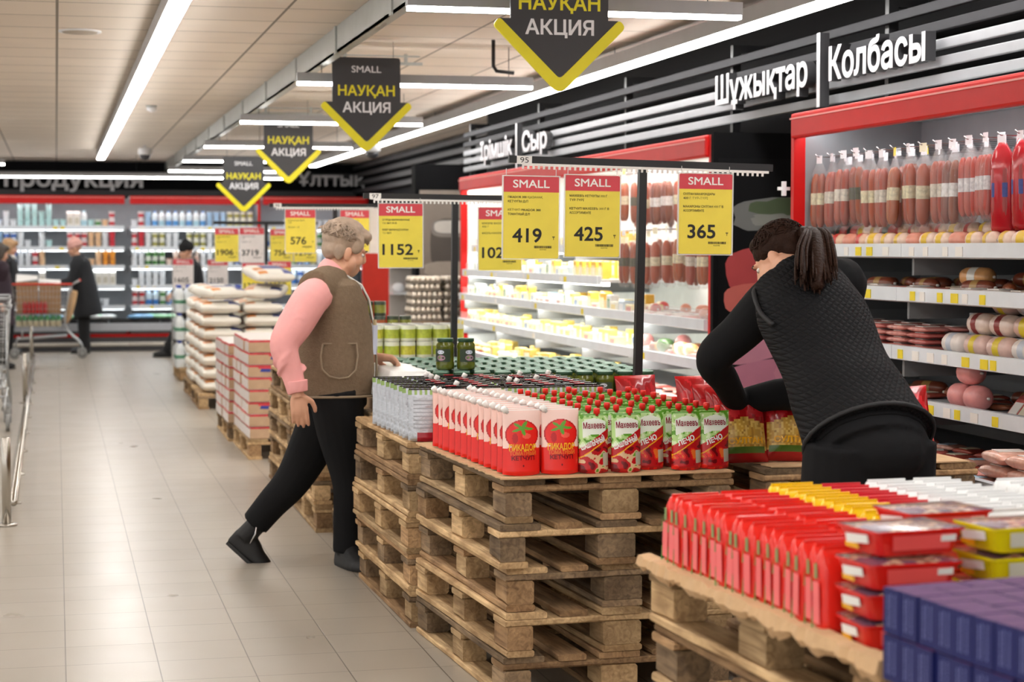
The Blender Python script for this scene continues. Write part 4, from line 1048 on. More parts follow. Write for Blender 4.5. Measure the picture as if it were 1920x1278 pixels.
mb = MB(); mb.ell(tie, .022, .022, .022, K('#19171a', rough=.6)); mb.build('hair_tie', t)
mb = MB(); R = random.Random(6)
e0 = Q(1532, 540, 5.74) - fg.o
limb(mb, [tie, tie.lerp(e0, .3) + Vector((.01, -.05, .03)), tie.lerp(e0, .7) + Vector((0, -.03, .02)), e0], [.022, .034, .04, .018], HAIR2, 12)
for i in range(90):
    a_ = R.uniform(-1, 1); d = Vector((.07 * a_ + R.uniform(-.012, .012), R.uniform(-.02, .03), R.uniform(-.02, .03) + .05 * a_ * a_)); m1 = tie.lerp(e0, .35) + Vector((.01, -.05, .035)) + d * .5
    mb.path(curve3([tie, m1, tie.lerp(e0, .7) + Vector((.0, -.03, .02)) + d * .9, e0 + d], 3), 0, HAIR2, 6, rs=[.006, .007, .007, .007, .0065, .006, .0055, .005, .004, .002])
mb.build('ponytail', t)
mb = MB(); fg.torso(mb, .0, .95, -.004, BL, 24, 10)
for sh, el, wr, rr in ((fg.shl, elL - fg.o, wrL - fg.o, [.08, .083, .07, .062, .05, .043]), (fg.shr, elR - fg.o, wrR - fg.o, [.08, .08, .068, .062, .055, .045])):
    limb(mb, [fg.ctr(.86).lerp(sh, .5), sh, sh.lerp(el, .55), el, el.lerp(wr, .5), wr], rr, BL, 16)
limb(mb, [fg.ctr(.93), fg.ctr(1.03)], [.08, .068], BL, 16, 0, 3)
remesh(mb.build('sweater', t), .008, 4)
QV = quilt('black quilted vest', '#141416', 20)
mb = MB(); fg.torso(mb, .02, .92, .02, QV, 34, 20)
for sh in (fg.shl, fg.shr): limb(mb, [fg.ctr(.92), fg.ctr(.92).lerp(sh, .6)], [.085, .075], QV, 14, 0, 3)
limb(mb, [fg.ctr(.95), fg.ctr(1.02)], [.085, .076], QV, 16, 0, 3)
v = remesh(mb.build('vest', t), .008, 4)
MB().path([fg.pt(.025, a * .2, .022) for a in range(0, 33)], .007, K('#19191b', rough=.7), 8).build('hem_binding', v)
for sg, sh in ((0, fg.shl), (1, fg.shr)):
    a = PI if sg == 0 else 0
    MB().path(curve3([fg.pt(.95, a - .5 if sg == 0 else .5, .02), fg.pt(.86, a - .12 if sg == 0 else .12, .028), fg.pt(.72, a, .028), fg.pt(.62, a + .15 if sg == 0 else -.15, .026)], 4), .008, K('#19191b', rough=.7), 8).build('armhole_binding', v)
mb = MB(); fg.torso(mb, -.05, .15, -.012, TROU, 24, 6); mb.ell(fg.ctr(-.03), .175, .15, .12, TROU)
for h_, k_, a_ in zip(hp, kn, an): limb(mb, [h_ + Vector((0, 0, .04)), h_.lerp(k_, .4), k_, k_.lerp(a_, .6), a_ + Vector((0, 0, -.03))], [.122, .112, .085, .07, .06], TROU, 16)
remesh(mb.build('trousers', t), .009, 4)
for a_ in an: boot(fg, a_ + fg.o, (-.1, 1), BOOTM, 0, 'shoe', k=.98, hgt=.03)
# ---- shoppers by the back chiller
def shopper(lab, foot, hgt, face, coat, hat, hairc, sleeve_to, coat_len, hatname='knitted_hat', lean=0., legs='#17171a', scale=1., extra=None, stride=.0, hips=0.):
    t = thing('person', lab, 'person', foot); S = hgt / 1.62; f = Vector((math.cos(face), math.sin(face), 0)); l = f.cross(Vector((0, 0, 1)))
    pelv = Vector(foot) + Vector((0, 0, .86 * S)) + f * hips; nk = pelv + Vector((0, 0, .52 * S)) + f * lean
    fg = Fig(t, pelv, nk, nk - l * .19 - Vector((0, 0, .06)), nk + l * .19 - Vector((0, 0, .06)), f, [(-1, .2, .17, .17), (-.5, .22, .18, .18), (0, .2, .16, .17), (.5, .18, .15, .15), (.85, .18, .12, .13), (1, .09, .08, .08)])
    c = mat('coat ' + coat, coat, .7, var=.2, scale=9, bump=.4, bscale=10)
    Mh = headm(nk - fg.o + Vector((0, 0, .13)) + f * .05, f + Vector((0, 0, -.35)))
    mb = MB(); head(mb, Mh, SKIN); limb(mb, [fg.ctr(.9), Mh.translation - Vector((0, 0, .04))], [.055, .055], SKIN, 10, 0, 3); fg.torso(mb, .0, .9, -.05, SKIN, 14, 6)
    ws = []
    for sg, sh in ((-1, fg.shl), (1, fg.shr)):
        wr = Vector(sleeve_to[0 if sg < 0 else 1]) - fg.o; el = sh.lerp(wr, .5) + Vector((0, 0, -.1)) - f * .06; ws.append((sh, el, wr)); limb(mb, [fg.ctr(.8), sh, el, wr], [.05, .04, .03, .024], SKIN, 8)
        hand(mb, wr, (wr - el) + Vector((0, 0, -.05)), (0, 0, -1), -sg, .8, k=.95)
    ft = [fg.pel * 0 + l * s_ * .09 + f * s_ * stride for s_ in (-1, 1)]
    for q in ft: limb(mb, [fg.pel + Vector((0, 0, .03)), fg.pel.lerp(q, .5) + f * .02, q + Vector((0, 0, .1))], [.07, .045, .035], SKIN, 8)
    remesh(mb.build('body', t), .008, 3); face_parts(t, Mh)
    mb = MB(); fg.torso(mb, -coat_len, .97, .025, c, 24, 16)
    for sh, el, wr in ws: limb(mb, [fg.ctr(.86).lerp(sh, .5), sh, el, wr], [.09, .088, .075, .055], c, 12)
    limb(mb, [fg.ctr(.9), fg.ctr(1.08)], [.1, .085], c, 12, 0, 3)
    remesh(mb.build('coat', t), .012, 4)
    if hat:
        hm = mat('hat ' + hat, hat, .9, var=.15, scale=40, bump=.4, bscale=60); mb = MB(); mb.M = Mh
        mb.ell((0, -.02, .055), .092, .108, .09, hm, 18, 12); mb.ell((0, -.03, .13), .05, .055, .04, hm, 12, 8); mb.ell((0, -.02, .03), .096, .112, .035, hm, 18, 8); remesh(mb.build(hatname, t), .007, 3)
    if hairc:
        hm = mat('hair ' + hairc, hairc, .5, var=.3, scale=25); mb = MB(); mb.M = Mh
        mb.ell((0, -.028, .045), .09, .102, .085, hm, 18, 12); mb.ell((0, -.065, -.03), .08, .055, .09, hm, 16, 10); mb.ell((0, .045, .085), .068, .05, .035, hm)
        for s in (-1, 1): mb.ell((s * .078, -.01, -.02), .018, .045, .075, hm, 12, 8)
        remesh(mb.build('hair', t), .007, 3)
    lm = mat('trousers ' + legs, legs, .85); mb = MB(); fg.torso(mb, -.12, .1, -.01, lm, 18, 5)
    for q in ft: limb(mb, [fg.pel + (q - fg.pel) * .02, fg.pel.lerp(q, .5) + f * .015, q + Vector((0, 0, .07))], [.11, .085, .07], lm, 12)
    remesh(mb.build('trousers', t), .012, 3)
    for q in ft: boot(fg, q + fg.o + Vector((0, 0, .1)), f, BOOTM, 0, 'boot', k=1.)
    if extra: extra(t, fg, Mh)
    return t
p = pz(160, 662, 0); w = py(107, 531, p.y - .12)
shopper('shopper in long black coat and pink knitted hat holding the loaded trolley', (p.x, p.y, 0), 1.57, PI - .1, '#14171d', '#d9a59a', None, [w + Vector((0, -.1, 0)), w + Vector((.06, .22, 0))], .62, lean=.08)
p = Vector((-.62, 27.0, 0))
def collar(t, fg, Mh): MB().path([fg.pt(1.0, a * .35, .02) for a in range(19)], .03, K('#e6e1da', rough=.9), 8).build('collar', t)
p = py(12, 480, 27.5)
shopper('fair haired shopper with white collar and dark jacket behind the trolley at left', (p.x, p.y, 0), 1.58, .05, '#24262a', None, '#b8926a', [Vector((p.x + .2, p.y - .2, .95)), Vector((p.x + .22, p.y + .1, 1.0))], .25, extra=collar)
p = py(-6, 560, 24.2)
shopper('shopper in dark plum coat cut by the left picture edge', (p.x, p.y, 0), 1.5, .4, '#33232f', None, '#4a4038', [Vector((p.x + .05, p.y - .3, .8)), Vector((p.x + .05, p.y + .25, .8))], .55)
p = py(338, 664, 26.2)
shopper('shopper in black jacket and black knitted hat behind the bottled water', (p.x, p.y, 0), 1.52, PI, '#1e1f23', '#121214', None, [Vector((p.x - .1, p.y - .22, .85)), Vector((p.x - .1, p.y + .22, .85))], .45, lean=.02, stride=.17, hips=-.16)
# ---------------------------------------------------------------- foreground: noodle packs, trays, small boxes
DF = math.radians(3.2); OX, OY = 1.815, 3.78; ZF = TOP + .008
NR = K('#e52a1f', rough=.2); NP = K('#f2686b', rough=.3); NG = K('#2f8a2c', rough=.3); NGR = K('#7f9a5a', rough=.3)
def soft_pack(name, w, d, h, m, panel=True, pm=NP):
    """upright soft pack: w along x, d thick along y"""
    t = thing(name, 'x', 'pack'); mb = MB(); n = 26; R = random.Random(name + str(w))
    rings = []
    for i in range(13):
        q = i / 12; z = h * q
        pw = 1 - .12 * max(0, (q - .8) / .2) ** 2 - .05 * (1 - min(1, q / .08)); pd = (1 - .75 * max(0, (q - .72) / .28) ** 1.6) * (1 - .15 * (1 - min(1, q / .1)))
        ring = []
        for j in range(n):
            a = 2 * PI * j / n; c, s = math.cos(a), math.sin(a)
            c = math.copysign(abs(c) ** .35, c); s = math.copysign(abs(s) ** .45, s)
            k = 1 + .03 * noise.noise(Vector((c * 3, s * 3, q * 7)))
            ring.append((w / 2 * c * pw * k, d / 2 * s * pd * k, z + .004 * noise.noise(Vector((c * 5, s * 5, 3)))))
        rings.append(ring)
    mb.loft(rings, m); mb.build('pack_body', t)
    mb = MB(); mb.loft([[(x, -.0015 + .003 * (k % 2) * 0 + sd, h - .002 + zz) for x, sd in ((-w * .42, -.003), (w * .42, -.003), (w * .42, .003), (-w * .42, .003))] for k, zz in enumerate((0, .008))], m, smooth=False); mb.build('crimped_seal', t)
    if panel:
        f = leftf((-w / 2 - .0035, 0, 0))
        MB().prism(rounded([(-d * .3, h * .12), (d * .34, h * .12), (d * .3, h * .62), (-d * .3, h * .62)], .003), .001, pm, f).prism([(-d * .12, h * .66), (d * .1, h * .66), (d * .1, h * .84), (-d * .12, h * .84)], .001, NGR, f).prism([(-d * .47, h * .04), (-d * .33, h * .04), (-d * .36, h * .3)], .001, NG, f).prism([(-d * .47, h * .5), (-d * .36, h * .5), (-d * .38, h * .7)], .0006, NG, f).build('side_print', t)
    return t
def fpos(x, y): return rp(OX, OY, DF, x, y)
NO = soft_pack('noodle_pack', .14, .046, .16, NR); R = random.Random(31)
for c in range(2):
    for r in range(18):
        if c > 0 and r < 5: continue
        x, y = fpos(-.342 + c * .142, -.335 + r * .0495)
        dup(NO, (x + R.uniform(-.006, .006), y, ZF + .001), rot=(R.uniform(-.05, .05), 0, DF + R.uniform(-.06, .06)), label=f'red noodle pack, {nth(r)} back, {("aisle edge", "second", "third")[c]} file', group='red noodle packs')
drop(NO)
YP = soft_pack('noodle_pack', .13, .046, .165, K('#f5c90f', rough=.25), False)
RP = soft_pack('noodle_pack', .12, .046, .16, K('#d92a35', rough=.25), True, K('#f1d9d6'))
WP = soft_pack('noodle_pack', .12, .05, .165, K('#eceded', rough=.3), False)
for r in range(13):
    x, y = fpos(-.05, -.0 + r * .0485); dup(YP, (x, y, ZF), rot=(R.uniform(-.04, .04), 0, DF + R.uniform(-.05, .05)), label=f'yellow noodle pack, {nth(r)} back in its file', group='yellow noodle packs')
    if r: x, y = fpos(.08, .0 + r * .0485); dup(RP, (x, y, ZF), rot=(R.uniform(-.04, .04), 0, DF + R.uniform(-.05, .05)), label=f'red and white noodle pack, {nth(r - 1)} back in its file', group='red and white noodle packs')
for c in range(2):
    for r in range(12):
        x, y = fpos(.205 + c * .126, .03 + r * .0505); dup(WP, (x, y, ZF), rot=(R.uniform(-.04, .04), 0, DF + R.uniform(-.05, .05)), label=f'white soft pack, {nth(r)} back, {("first", "second")[c]} file right of the red and white packs', group='white soft packs')
for c in range(4):
    for r in range(14):
        x, y = rp(2.68, 3.84, DF, -.31 + c * .125, -.12 + r * .052); dup(WP, (x, y, TOP + .001), rot=(R.uniform(-.04, .04), 0, DF + R.uniform(-.05, .05)), label=f'white soft pack, {nth(r)} back, {nth(c)} file on the inner pallet', group='white soft packs')
for o in (YP, RP, WP): drop(o)
def tray(col, lidcol, name='food_tray', w=.2, l=.15, h=.048, panelcol=NP):
    t = thing(name, 'x', 'tray'); m = K(col, rough=.2)
    def rr(hw, hl, z, r): return [(x, y, z) for x, y in rounded([(-hw, -hl), (hw, -hl), (hw, hl), (-hw, hl)], r, 4)]
    mb = MB(); mb.loft([rr(w / 2 * k, l / 2 * k2, z, .02) for k, k2, z in ((.8, .78, 0), (.83, .8, .004), (.95, .94, h - .006), (1, 1, h - .004), (1, 1, h))], m, smooth=False); mb.build('tray_body', t)
    mb = MB(); n = 14; vs = []; fs = []; ms = []
    LM = [K(c, rough=.12) for c in lidcol]
    for j in range(n + 1):
        for i in range(n + 1):
            x, y = -w * .49 + w * .98 * i / n, -l * .49 + l * .98 * j / n; vs.append((x, y, h + .0008 + .006 * math.sin(PI * i / n) * math.sin(PI * j / n)))
    for j in range(n):
        for i in range(n):
            q = noise.noise(Vector((i * .35, j * .35, len(col) + h * 9))); mb.add([vs[a] for a in (j * (n + 1) + i, j * (n + 1) + i + 1, (j + 1) * (n + 1) + i + 1, (j + 1) * (n + 1) + i)], [(0, 1, 2, 3)], LM[0] if q > .12 else LM[1] if q > -.12 else LM[2], True)
    mb.build('film_lid', t)
    f = frame((0, -l / 2 * .9 - .0015, .012), (1, 0, 0), (0, -.2, 1)); mb = MB()
    mb.prism([(-w * .3, 0), (w * .3, 0), (w * .32, .028), (-w * .32, .028)], .0015, K(panelcol, rough=.3), f); mb.prism([(w * .2, .014), (w * .36, .014), (w * .36, .026), (w * .2, .026)], .0022, PAPERW, f)
    f = frame((-w / 2 * .9 - .0015, 0, .012), (0, -1, 0), (-.2, 0, 1)); mb.prism([(-l * .26, .004), (l * .26, .012), (l * .26, .028), (-l * .26, .022)], .0015, PAPERW, f); mb.prism([(-l * .3, -.004), (0, -.004), (0, .006), (-l * .3, .006)], .0015, YEL, f)
    mb.build('side_label', t)
    return t
TR = tray('#e2231c', ('#8a6a5a', '#c8a890', '#6d5066'), panelcol='#ef5a57'); TY = tray('#f0df12', ('#9a5548', '#b98d6a', '#5c3f45'), panelcol='#d9d8c8')
for k in range(4):
    x, y = fpos(-.312 + (.0 if k < 3 else .02), -.455 + (.0 if k < 3 else .03)); dup(TR, (x, y, ZF + k * .0565), DF - .1 + k * .06, f'red plastic noodle tray, {("lowest", "second from bottom", "third from bottom", "topmost")[k]} of the near red stack', 'red noodle trays')
for k in range(4):
    x, y = fpos(-.115, -.225); dup(TR, (x, y, ZF + k * .0565), DF + .03 * k, f'red plastic noodle tray, {("lowest", "second from bottom", "third from bottom", "topmost")[k]} of the stack behind', 'red noodle trays')
for k in range(4):
    x, y = fpos(-.06, -.45); dup(TY, (x, y, ZF + k * .0565), DF + .02 * k, f'yellow plastic noodle tray, {("lowest", "second from bottom", "third from bottom", "topmost")[k]} of the stack', 'yellow noodle trays')
for k in range(3):
    x, y = fpos(.15, -.36); dup(TY, (x, y, ZF + k * .0565), DF, f'yellow plastic noodle tray in the rear stack, {("lowest", "middle", "top")[k]}', 'yellow noodle trays')
drop(TR); drop(TY)
BLU = K('#131a58', rough=.5, spec=.3); 
def small_box(top):
    t = thing('small_box', 'x', 'box'); w, d, h = .072, .052, .079
    MB().box(-w / 2, w / 2, -d / 2, d / 2, 0, h, [BLU, K(top, var=.6, scale=60, rough=.6, spec=.2), BLU, BLU, BLU, BLU]).build('carton', t, bevel=.003)
    mb = MB(); f = leftf((-w / 2, 0, 0)); R = random.Random(2)
    for x in (-.013, -.004, .009): 
        z = .012
        while z < .066: q = R.uniform(.003, .008); mb.prism([(x, z), (x + .0025, z), (x + .0025, z + q), (x, z + q)], .0005, K('#6d74a8'), f); z += q + .002
    f = front((0, -d / 2, 0)); mb.prism([(-.02, .02), (.02, .02), (.02, .055), (-.02, .055)], .0005, K('#7a83b8'), f)
    mb.build('side_print', t); return t
SB = [small_box('#5c3566'), small_box('#77733f'), small_box('#5d4a86')]
DB = math.radians(7)
for c in range(6):
    for r in range(16):
        for k in range(2):
            if k == 0 and c > 0 and r < 15: continue
            x, y = rp(1.865, 2.53, DB, -.372 + c * .0745, .565 - r * .0555)
            dup(SB[0 if c < 3 or r < 2 else 1], (x + R.uniform(-.003, .003), y + R.uniform(-.002, .002), TOP + .001 + k * .082), DB + R.uniform(-.04, .04), f'small blue box, {nth(r)} nearer, {nth(c)} column, {("lower", "upper")[k]} layer', 'small blue boxes')
for o in SB: drop(o)
# ---------------------------------------------------------------- chilled goods
def put(o, CH, x, y, z, rz=0., tilt=(0, 0), label=None, group=None):
    a = CH.rotation_euler.z; L = CH.location
    p = (L.x + x * math.cos(a) - y * math.sin(a), L.y + x * math.sin(a) + y * math.cos(a), z)
    return dup(o, p, rot=(tilt[0], tilt[1], a + rz), label=label, group=group)
def capsule(mb, L, r, m, n=14, ax='x', c=(0, 0, 0), bend=0., wob=0., mfn=None):
    rings = []; K_ = 12
    for i in range(K_ + 1):
        q = -1 + 2 * i / K_; x = L / 2 * q; rr = r * max(.12, (1 - abs(q) ** (6 if L > 4 * r else 4))) ** .5 * (1 + wob * math.sin(i * 2.1))
        dz = bend * (1 - q * q)
        if ax == 'x': rings.append([(c[0] + x, c[1] + rr * math.cos(2 * PI * j / n), c[2] + dz + rr * math.sin(2 * PI * j / n)) for j in range(n)])
        else: rings.append([(c[0] + rr * math.cos(2 * PI * j / n), c[1] + rr * math.sin(2 * PI * j / n), c[2] + x) for j in range(n)])
    mb.loft(rings, m, mfn=(lambda i, j: mfn(i)) if mfn else None); return mb
FILM = mat('clear bag film', '#f2f5fa', .12, alpha=.1, var=.3, scale=30)
def deep(h): return '#' + ''.join(f'{int(int(h[i:i + 2], 16) * k):02x}' for i, k in ((1, .86), (3, .72), (5, .62)))
def hang_pack(cols, tag, L=.26, r=.024, label='#cfc7a8', bagc=None):
    """two sausages in a hanging bag; origin at the hook"""
    t = thing('sausage_pack', 'x', 'sausage pack')
    for i, c in enumerate(cols):
        mb = MB(); capsule(mb, L, r, K(deep(c), rough=.35), 12, 'z', ((i - (len(cols) - 1) / 2) * r * 2.02, 0, -.07 - L / 2), wob=.02); mb.build('sausage', t)
        if label:
            lm = K(label, rough=.4, var=.6, scale=60); z = -.07 - L * .47; x = (i - (len(cols) - 1) / 2) * r * 2.02
            mb = MB(); mb.lathe([(r * 1.03, z - .028), (r * 1.03, z + .028)], lm, 12, (x, 0, 0), cap=False); mb.build('label_band', t)
    w = r * 2.02 * len(cols) / 2 + .008; bm = K(bagc, rough=.15, alpha=.75) if bagc else FILM
    mb = MB(); rings = []
    for z, k, d in ((-.012, .35, .006), (-.05, .85, .012), (-.08, 1, r * 1.08), (-.07 - L, 1, r * 1.08), (-.095 - L, .98, .004)):
        rings.append([(w * k * math.cos(a), d * math.sin(a), z) for a in [2 * PI * j / 12 for j in range(12)]])
    mb.loft(rings, bm); mb.build('bag', t)
    MB().box(-.022, .022, -.004, -.002, -.02, .018, K(tag, rough=.4)).build('hang_tag', t)['label'] = 'yellow hang tag' if tag == '#f2e33a' else 'white hang tag'
    return t
HP = [hang_pack(('#b5662f', '#a9542c'), '#e9eef4'), hang_pack(('#b4573f', '#c06a4a'), '#e9eef4'), hang_pack(('#bf6f5c', '#b55d4c'), '#e9eef4', label='#c9c2b5'), hang_pack(('#c27c45', '#b86a34'), '#f2e33a', L=.25), hang_pack(('#a8573c', '#b06440'), '#e9eef4', label='#4c4a38'), hang_pack(('#b9633f',), '#f0eed0', r=.03), hang_pack(('#c88a52',), '#e9eef4', r=.03, label=None),
      hang_pack(('#cf5f55', '#d06a60', '#cb564c'), '#e9eef4', L=.24, r=.02, label='#d8cfe0'), hang_pack(('#8f5648', '#9c6a58'), '#e9eef4', label='#efece6'), hang_pack(('#b8424a', '#a93a40'), '#e9eef4', L=.27, label='#2a3a86', bagc='#c8202c')]
R = random.Random(77)
order = [0, 0, 2, 4, 1, 2, 3, 1, 5, 6, 8, 7, 7, 9, 9, 9, 9, 9]
for i, k in enumerate(order):
    x = .1 + i * .142
    MBh = MB().path([(0, .5, .0), (0, 0, .0), (0, -.015, .012)], .003, CHROME, 5)
    if i == 0: hook = tag(MBh.build('display_hook'), 'x', 'hook')
    for q in range(3):
        put(HP[k if R.random() < .8 else R.choice([0, 1, 2])] if k < 9 else HP[9], CH_SA, x + R.uniform(-.008, .008), .1 + q * .075, 1.905 + R.uniform(-.012, .01), R.uniform(-.35, .35), (R.uniform(-.04, .04), 0), f'hanging sausage pack, {nth(i)} hook from the far end, {("front", "middle", "rear")[q]} one', 'hanging sausage packs of the near chiller')
    put(hook, CH_SA, x, .09, 1.91, 0, label=f'thin wire display hook, {nth(i)} from the far end of the near chiller', group='wire display hooks')
drop(hook)
def chub(c, band, L=.15, r=.036, b2=None):
    t = thing('sausage_chub', 'x', 'sausage'); mb = MB(); capsule(mb, L, r, K(c, rough=.3, var=.25, scale=25), 14, 'x', (0, 0, r)); mb.build('casing', t)
    if band: mb = MB(); mb.loft([[(x, r * 1.02 * math.cos(2 * PI * j / 14), r + r * 1.02 * math.sin(2 * PI * j / 14)) for j in range(14)] for x in (-.025, .02)], K(band, rough=.35), cap=False); mb.build('label_band', t)
    mb = MB()
    for s in (-1, 1): mb.path([(s * L * .48, 0, r), (s * (L * .5 + .012), 0, r)], .006, K('#d8d4cf'), 6)
    mb.build('end_clip', t); return t
def flat(c, lab, w=.15, l=.1, h=.026, name='meat_pack'):
    t = thing(name, 'x', 'meat pack'); mb = MB(); R_ = random.Random(c + str(w))
    rings = []
    for i in range(9):
        q = -1 + 2 * i / 8; e = (1 - abs(q) ** 3) ** .5 if abs(q) < 1 else .08
        rings.append([(w / 2 * q, l / 2 * math.copysign(abs(math.cos(a)) ** .4, math.cos(a)) * (.9 + .1 * e), h / 2 + h / 2 * max(.1, e) * math.copysign(abs(math.sin(a)) ** .6, math.sin(a))) for a in [2 * PI * j / 14 for j in range(14)]])
    mb.loft(rings, K(c, rough=.22, var=.5, scale=28)); mb.build('pack_body', t)
    if lab: MB().box(-w * .2, w * .18, -l * .35, l * .3, h - .002, h + .0012, K(lab, rough=.3)).build('label', t)
    return t
CB = [chub('#c8382f', '#e8d3b0', .13), chub('#e0b89a', '#c23a32', .13), chub('#d98f78', None, .12), chub('#e6c9b4', '#e0b832', .14), chub('#b8443a', '#1f3a2c', .14)]
CW_ = [chub('#e9d2c6', '#8c2d2c', .19, .045), chub('#ecdcd4', '#c9ccd6', .19, .045), chub('#dcb8ac', '#e2c72e', .19, .045)]
CD = [chub('#7d3c26', '#b08a50', .2, .03), chub('#8d4a2c', None, .18, .026), chub('#d9a067', '#e6e3da', .18, .04), chub('#e8a23a', '#d4552e', .13, .045)]
FP = [flat('#c9645c', '#f1ece6'), flat('#d98a80', None), flat('#a34a3c', '#e8dfc8'), flat('#e5c4b8', '#f3efe9'), flat('#8a5036', None), flat('#cfc6c2', '#efeae4', .16, .11, .03), flat('#d8a08e', '#b8d4e8')]
STR = [flat('#c9837a', '#e9e2dd', .2, .12, .024, 'meat_tray'), flat('#b5605a', '#d9d0cc', .2, .12, .024, 'meat_tray')]
for k in range(19):
    put(R.choice(CB), CH_SA, .12 + k * .135, .22, 1.507, R.uniform(-.2, .2), label=f'round sausage in the raised back row of the top shelf, {nth(k)} from far end', group='sausages on the top shelf'); put(R.choice(CB[1:4]), CH_SA, .12 + k * .137, .085, 1.4662, R.uniform(-.25, .25), label=f'wrapped sausage in the front row of the top shelf, {nth(k)} from far end', group='sausages on the top shelf')
tag(MB().box(.06, 2.7, .17, .36, 0, .04, K('#c6c9cc')).build('display_riser', loc=CH_SA.location + Vector((0, 0, 1.4662)), ), 'pale riser board lifting the back row of top shelf sausages', 'riser').rotation_euler = (0, 0, -PI / 2)
def heap(CH, protos, x0, x1, y0, y1, z, n, nm, grp, layers=1, lift=.03, tilt=.5, step=None):
    for k in range(n):
        x = x0 + (x1 - x0) * (k + .5) / n; ly = k % layers if layers > 1 else 0
        put(R.choice(protos), CH, x + R.uniform(-.015, .015), y0 + (y1 - y0) * (ly + .5) / layers + R.uniform(-.01, .01), z + .001, R.uniform(-.5, .5), (R.uniform(0, tilt) * 0, 0), f'{nm}, {nth(k)} from far end', grp)
heap(CH_SA, [CD[0], CD[1], FP[2], FP[4], CD[0]], .15, 2.6, .1, .42, 1.28, 30, 'brown smoked meat piece on the second shelf', 'smoked meats on the second shelf', 3)
heap(CH_SA, [FP[5], FP[3], FP[1], FP[5]], .3, 2.6, .04, .1, 1.28, 13, 'clear wrapped meat pack at the front of the second shelf', 'wrapped meats on the second shelf')
for k, (x, y, c, lab) in enumerate(((1.55, .2, 2, 'tan sausage with white label on the second shelf'), (1.75, .34, 0, 'dark brown thick sausage behind the tan one on the second shelf'), (2.3, .16, 3, 'orange round cheese sausage on the second shelf, lower one'), (2.36, .27, 3, 'orange round cheese sausage on the second shelf, rear one'))): put(CD[c], CH_SA, x, y, 1.312 if k < 2 else 1.3125, .3, label=lab)
for i in range(6):
    for k in range(4):
        for q in range(2): put(R.choice(STR), CH_SA, .25 + i * .215, .09 + q * .135, 1.036 + k * .0265, R.uniform(-.06, .06), label=f'sliced meat tray on the third shelf, {nth(i)} pile, layer {("one", "two", "three", "four")[k]}, {("front", "rear")[q]}', group='sliced meat trays')
for k, nn in enumerate((7, 6, 5)):
    for i in range(nn): put(R.choice(CW_), CH_SA, 1.62 + (i + k * .5) * .2, .08 + .06 * k, 1.036 + k * .083, R.uniform(-.06, .06), label=f'pale boiled sausage on the third shelf, {("bottom", "middle", "top")[k]} row, {nth(i)} from far end', group='pale boiled sausages')
tag(MB().box(1.5, 3.1, .135, .4, 0, .083, K('#b9bdc2')).box(1.5, 3.1, .19, .4, .083, .166, K('#b9bdc2')).build('display_steps', loc=CH_SA.location + Vector((0, 0, 1.0355))), 'stepped riser under the pale boiled sausages', 'riser').rotation_euler = (0, 0, -PI / 2)
heap(CH_SA, [CD[0], CD[1], FP[4], FP[2]], .2, 1.9, .1, .4, .825, 16, 'brown sausage on the fourth shelf', 'brown sausages on the fourth shelf', 3)
for k in range(7): put(FP[(k * 2) % 7], CH_SA, 2.0 + k * .08, .16, .83, PI / 2, (0, -.9), f'pink vacuum pack leaning on the fourth shelf, {nth(k)} from far end', 'leaning vacuum packs')
BAL = chub('#e79a97', None, .12, .05)
for k, x in enumerate((1.7, 1.84, 1.78)): put(BAL, CH_SA, x, .06, .826 + (.098 if k == 2 else 0), .2, label=('pink round ham on the fourth shelf, far one', 'pink round ham on the fourth shelf, near one', 'pink round ham resting on two others')[k], group='pink round hams')
for j in range(4): heap(CH_SA, [FP[0], FP[2], FP[6], FP[1]], .2, 3.2, -.22 + j * .15, -.2 + j * .15, .6, 16, f'flat meat pack on the bottom deck, row {("one", "two", "three", "four")[j]}', 'flat packs on the bottom deck')
FR = flat('#d9a08c', '#f0e6e0', .22, .16, .05)
for k in range(6): put(FR, CH_SA, 2.45 + (k % 3) * .2, -.12 + .0 * k, .601 + (k // 3) * .052 + .03, R.uniform(-.3, .3), label=f'clear frankfurter pack at the near end of the deck, {nth(k)}', group='frankfurter packs')
# cheese chiller
def cbox(c, lab, w, d, h, name='cheese_pack'):
    t = thing(name, 'x', 'cheese'); MB().box(-w / 2, w / 2, -d / 2, d / 2, 0, h, K(c, rough=.35, var=.2, scale=30)).build('block', t, bevel=.006)
    MB().box(-w * .32, w * .32, -d / 2 - .001, -d / 2 + .001, h * .2, h * .75, K(lab, rough=.35)).build('label', t); return t
CHP = [cbox('#f0cf70', '#f6f2e2', .1, .06, .1), cbox('#efd98f', '#d94a35', .12, .08, .06), cbox('#f4e7b8', '#3c78b8', .11, .07, .075), cbox('#eef0ea', '#4f8a4a', .08, .06, .11), cbox('#e9b94a', '#f3e4b4', .1, .06, .12), cbox('#b8d2e6', '#f4f6f8', .1, .08, .08), cbox('#ead9c6', '#b8554a', .12, .08, .05), cbox('#f3ecd2', '#e7c642', .12, .09, .07)]
GY = CHP
for si, (z, y0, xe) in enumerate(((1.47, .2, 4.4), (1.26, .1, 4.4), (1.05, .07, 6.3), (.83, .06, 4.9))):
    nn = int((xe - .15) / .16)
    for k in range(nn):
        for q in range(2):
            o = R.choice(CHP if si != 3 else [CHP[0], CHP[1], CHP[7], CHP[2]])
            if si == 1 and 20 < k < 27: o = CHP[4]
            if si == 2 and k > 30: o = R.choice(FP)
            put(o, CH_CH, .14 + k * .16 + R.uniform(-.012, .012), y0 + .02 + q * .14, z + .001, R.uniform(-.12, .12), label=f'cheese pack, {("top", "second", "third", "fourth")[si]} shelf, {nth(k)} from far end, {("front", "back")[q]} row', group='packs in the cheese chiller')
